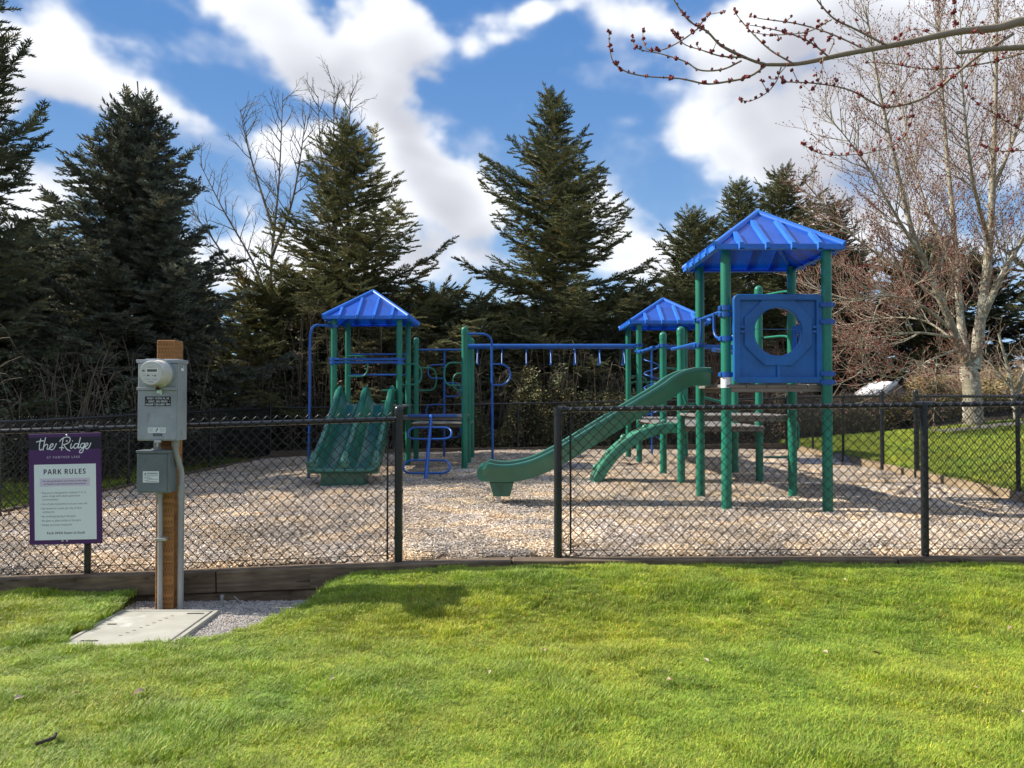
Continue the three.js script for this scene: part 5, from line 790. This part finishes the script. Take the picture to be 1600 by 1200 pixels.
// ------------------------------------------------------------------ grass, wood chips, gravel, leaves
{
  const tuft = (seed, blades, R, h0, h1, w) => { seedRandom(seed); const P = [], C = []; for (let i = 0; i < blades; i++) { const a = rr(0, 6.28), q = Math.sqrt(rnd()) * R, x = Math.cos(a) * q, z = Math.sin(a) * q, h = rr(h0, h1), b = rr(0, 6.28), l = h * rr(0.15, 0.95), dx = Math.cos(b) * l, dz = Math.sin(b) * l, sx = -Math.sin(b) * w * rr(0.7, 1.2), sz = Math.cos(b) * w; const k = rr(0.75, 1.25), straw = rnd() < 0.10; const col = straw ? [1.9 * k, 1.25 * k, 2.0 * k] : [k * rr(0.85, 1.2), k, k * 0.9]; const v = [[x - sx, -0.012, z - sz], [x + sx, -0.012, z + sz], [x + dx * 0.35 + sx * 0.8, h * 0.62, z + dz * 0.35 + sz * 0.8], [x + dx * 0.35 - sx * 0.8, h * 0.62, z + dz * 0.35 - sz * 0.8], [x + dx, h * 0.9, z + dz]]; for (const j of [0, 1, 2, 0, 2, 3, 3, 2, 4]) { P.push(...v[j]); C.push(...col); } } const g = new THREE.BufferGeometry(); g.setAttribute('position', new THREE.Float32BufferAttribute(P, 3)); g.setAttribute('color', new THREE.Float32BufferAttribute(C, 3)); g.computeVertexNormals(); return g; };
  const variants = [tuft(1, 130, 0.058, 0.020, 0.048, 0.0016), tuft(2, 130, 0.058, 0.018, 0.042, 0.0016), tuft(3, 110, 0.062, 0.022, 0.058, 0.0017)], far = tuft(4, 90, 0.13, 0.03, 0.06, 0.004);
  const lists = [[], [], []], Q = new THREE.Quaternion(), c = new THREE.Color();
  seedRandom(300);
  const colour = (X, d, out) => { const n = fbm3(X * 0.9, d * 0.9, 5, 3), m = fbm3(X * 3.1, d * 3.1, 8, 3), k = rr(0.74, 1.32) * (1 + m * 0.45); const y = clamp(0.52 + n * 1.0 + m * 0.45, 0, 1); out.setRGB(lerp(0.22, 0.40, y) * k, lerp(0.385, 0.46, y) * k, lerp(0.026, 0.034, y) * k); return out; };
  const place = (X, d, y, s, list, sy = 1) => { const m = new THREE.Matrix4().compose(new THREE.Vector3(X, y, -d), Q.setFromEuler(new THREE.Euler(rr(-0.12, 0.12), rr(0, 6.28), rr(-0.12, 0.12))), new THREE.Vector3(s, s * sy, s)); list.push([m, colour(X, d, c).clone()]); };
  for (let i = 0; i < 18500; i++) {
    const d = 2.55 + 3.5 * Math.pow(rnd(), 0.85), X = rr(-1, 1) * (0.69 * d + 0.35);
    if (d > FRONT(X) - 0.13 || inPoly(X, d, gravelPoly) || (X > PAD.x0 - 0.02 && X < PAD.x1 + 0.03 && d > PAD.d0 - 0.01 && d < PAD.d1 + 0.02)) continue;
    const long = clamp(0.8 + fbm3(X * 1.7, d * 1.7, 20, 2) * 1.1 + fbm3(X * 6, d * 6, 22, 2) * 0.7, 0.45, 1.3);
    place(X, d, lawnY(X, d), rr(0.85, 1.2), lists[long > 1.0 ? 2 : Math.floor(rnd() * 2)], long);
  }
  const g = new THREE.Group(); g.name = 'lawn_grass'; g.userData = { kind: 'stuff', label: 'short bright green grass of the front lawn with yellowish patches', category: 'grass' }; scene.add(g);
  variants.forEach((v, i) => instanced('grass_blades', v, M.grass, lists[i], g));
  const side = []; for (let i = 0; i < 13000; i++) { const d = rr(7, 20.3), X = RIGHT(d) + 0.12 + Math.pow(rnd(), 1.3) * 11; if (X > 0.69 * d + 1 || (d > 18.5 && d < 19.75 && X > 10.4)) continue; place(X, d, rightY(X, d), rr(0.9, 1.3), side); }
  for (let i = 0; i < 3500; i++) { const d = rr(7.5, 19), X = LEFT(d) - 0.1 - rnd() * 2.5; place(X, d, leftY(X) + 0.02 * perlin.noise(X, d, 1), rr(0.9, 1.3), side); }
  const s2 = instanced('side_grass', far, M.grass, side, null); s2.userData = { kind: 'stuff', label: 'sunlit grass beyond the side fences', category: 'grass' };
}
{
  const clump = (seed, n, R) => { seedRandom(seed); const P = [], N = [], C = [], pal = [[0.56, 0.475, 0.38], [0.69, 0.615, 0.52], [0.47, 0.385, 0.295], [0.74, 0.67, 0.59], [0.33, 0.25, 0.175], [0.53, 0.395, 0.265], [0.63, 0.55, 0.455], [0.21, 0.15, 0.10], [0.60, 0.51, 0.41]]; for (let i = 0; i < n; i++) { const a = rr(0, 6.28), q = Math.sqrt(rnd()) * R, L = rr(0.010, 0.038), w = rr(0.006, 0.014), t = rr(0.003, 0.007), g = new THREE.BoxGeometry(L, t, w); const p = g.attributes.position; for (let k = 0; k < p.count; k++) if (p.getX(k) > 0) { p.setZ(k, p.getZ(k) * 0.6); } g.applyMatrix4(new THREE.Matrix4().compose(new THREE.Vector3(Math.cos(a) * q, rr(0.0, 0.028), Math.sin(a) * q), new THREE.Quaternion().setFromEuler(new THREE.Euler(rr(-0.5, 0.5), rr(0, 6.28), rr(-0.35, 0.35))), new THREE.Vector3(1, 1, 1))); const u = g.toNonIndexed(); P.push(...u.attributes.position.array); N.push(...u.attributes.normal.array); const c = pal[Math.floor(rnd() * pal.length)], k = rr(0.85, 1.2); for (let j = 0; j < 36; j++) C.push(c[0] * k, c[1] * k, c[2] * k); } const g = new THREE.BufferGeometry(); g.setAttribute('position', new THREE.Float32BufferAttribute(P, 3)); g.setAttribute('normal', new THREE.Float32BufferAttribute(N, 3)); g.setAttribute('color', new THREE.Float32BufferAttribute(C, 3)); return g; };
  const V3 = [clump(61, 190, 0.16), clump(62, 190, 0.16), clump(63, 190, 0.16)], lists = [[], [], []], c = new THREE.Color(); seedRandom(310);
  for (let i = 0; i < 8500; i++) {
    const d = 6.2 + (BACK - 6.25) * Math.pow(rnd(), 1.25), X = lerp(LEFT(d) + 0.15, RIGHT(d) - 0.12, rnd()); if (d < FRONT(X) + 0.17 || Math.abs(X) > 0.70 * d + 0.6) continue;
    const n = fbm3(X * 0.7, d * 0.7, 31, 3), m = fbm3(X * 2.6, d * 2.6, 33, 3), k = clamp(0.98 + n * 0.7 + m * 0.9, 0.45, 1.3), warm = clamp(m * 1.2, -0.1, 0.3);
    c.setRGB(k * (1 + warm * 0.3), k, k * (1 - warm * 0.6)); lists[i % 3].push([new THREE.Matrix4().compose(new THREE.Vector3(X, mulchY(X) + bump(X, d) * 0.9 - 0.014 + rr(0, 0.008), -d), new THREE.Quaternion().setFromAxisAngle(UP, rr(0, 6.28)), new THREE.Vector3(1, 1, 1).multiplyScalar(rr(0.85, 1.15))), c.clone()]);
  }
  const g = new THREE.Group(); g.name = 'wood_chips'; g.userData = { kind: 'stuff', label: 'pale weathered wood chips covering the playground', category: 'wood chips' }; scene.add(g); V3.forEach((v, i) => instanced('chip_clumps', v, M.chip, lists[i], g));
}
{
  const clump = (seed) => { seedRandom(seed); const a = [], P = [], N = [], C = []; for (let i = 0; i < 34; i++) { const q = Math.sqrt(rnd()) * 0.07, b = rr(0, 6.28), g = new THREE.IcosahedronGeometry(rr(0.004, 0.0095), 0); g.scale(1, rr(0.5, 0.9), rr(0.7, 1)); g.rotateY(rr(0, 6)); g.translate(Math.cos(b) * q, rr(0, 0.008), Math.sin(b) * q); P.push(...g.attributes.position.array); N.push(...g.attributes.normal.array); const k = rr(0.16, 0.56), w = rr(0.9, 1.03); for (let j = 0; j < 60; j++) C.push(k, k * 0.94 * w, k * 0.83 * w); } const g = new THREE.BufferGeometry(); g.setAttribute('position', new THREE.Float32BufferAttribute(P, 3)); g.setAttribute('normal', new THREE.Float32BufferAttribute(N, 3)); g.setAttribute('color', new THREE.Float32BufferAttribute(C, 3)); return g; };
  const list = []; seedRandom(320); for (let i = 0; i < 1500; i++) { const X = rr(-2.95, -1.4), d = rr(4.88, 6.0); if (!inPoly(X, d, gravelPoly) || (X < -2.62 && rnd() < 0.6)) continue; list.push([new THREE.Matrix4().compose(new THREE.Vector3(X, -0.303 + rr(0, 0.006), -d), new THREE.Quaternion().setFromAxisAngle(UP, rr(0, 6.28)), new THREE.Vector3(1, 1, 1)), null]); }
  const g = instanced('gravel', clump(71), M.chip, list, null); g.userData = { kind: 'stuff', label: 'grey crushed gravel patch beside the vault lid', category: 'gravel' };
}
{ // dead leaves and a twig on the lawn
  const leaf = (px, py, s, i) => { let d = 3.3; for (let k = 0; k < 12; k++) { const p = at(px, py, d), y = lawnY(p.x, d) + 0.046; d += (p.y - y) * d / (EYE - y) * 0.9; } const p = at(px, py, d); seedRandom(400 + i);
    const a = new Acc(), n = 5, m = frame(p, new THREE.Vector3(rr(-1, 1), rr(-0.3, 0.3), rr(-1, 1)), new THREE.Vector3(rr(-0.5, 0.5), 1, rr(-0.3, 0.6)), s * 1.35), W = [0.0, 0.6, 1.0, 0.75, 0.35, 0.0], row = (k) => [-1, 0, 1].map((q) => new THREE.Vector3(q * W[k] * 0.55, Math.abs(q) * 0.32 * W[k] + 0.12 * Math.sin(k), k * 0.36 - 0.9).applyMatrix4(m)); for (let k = 0; k < n; k++) { const r0 = row(k), r1 = row(k + 1); for (let q = 0; q < 2; q++) a.quad(r0[q], r0[q + 1], r1[q + 1], r1[q]); }
    return [a, p]; };
  const spots = [[658, 916, 0.022, 'pale curled dead leaf on the grass before the open gateway'], [357, 968, 0.024, 'pinkish dead leaf lying on the gravel patch'], [1103, 1031, 0.017], [1044, 1062, 0.017], [1290, 1018, 0.015], [1370, 1021, 0.02, 'dark brown curled leaf on the lawn'], [1578, 981, 0.016], [1528, 1074, 0.014], [1595, 1112, 0.016], [850, 1016, 0.02], [118, 1083, 0.018], [30, 1090, 0.02], [216, 1082, 0.026, 'long pale dead leaf on the lawn before the vault lid'], [450, 1074, 0.016], [310, 1122, 0.013], [1003, 913, 0.012], [765, 1050, 0.012], [1320, 905, 0.012], [1432, 946, 0.012], [518, 1060, 0.016]];
  spots.forEach(([x, y, s, label], i) => { const [a, p] = leaf(x, y, s, i), t = thing('fallen_leaf', label || 'small curled dead leaf lying on the grass', 'leaf', p, label ? undefined : 'dead leaves scattered on the lawn'); part('blade', a, i === 5 ? M.incise : i % 3 ? M.leafDead : M.twigPale, t); });
  const q = at(70, 1133, 3.42); const t = thing('fallen_stick', 'bent brown stick lying on the lawn', 'stick', q); const gy = (x, d) => lawnY(x, d) + 0.035; const pts = [[55, 1141], [70, 1134], [84, 1126], [87, 1117]].map(([x, y]) => { const p = at(x, y, 3.42 + (1141 - y) * 0.004); p.y = gy(p.x, -p.z); return p; }); part('stick', new Acc().tube(curve(pts, 12), 0.008, 8), M.barkDark, t);
}
renderer.render(scene, camera);
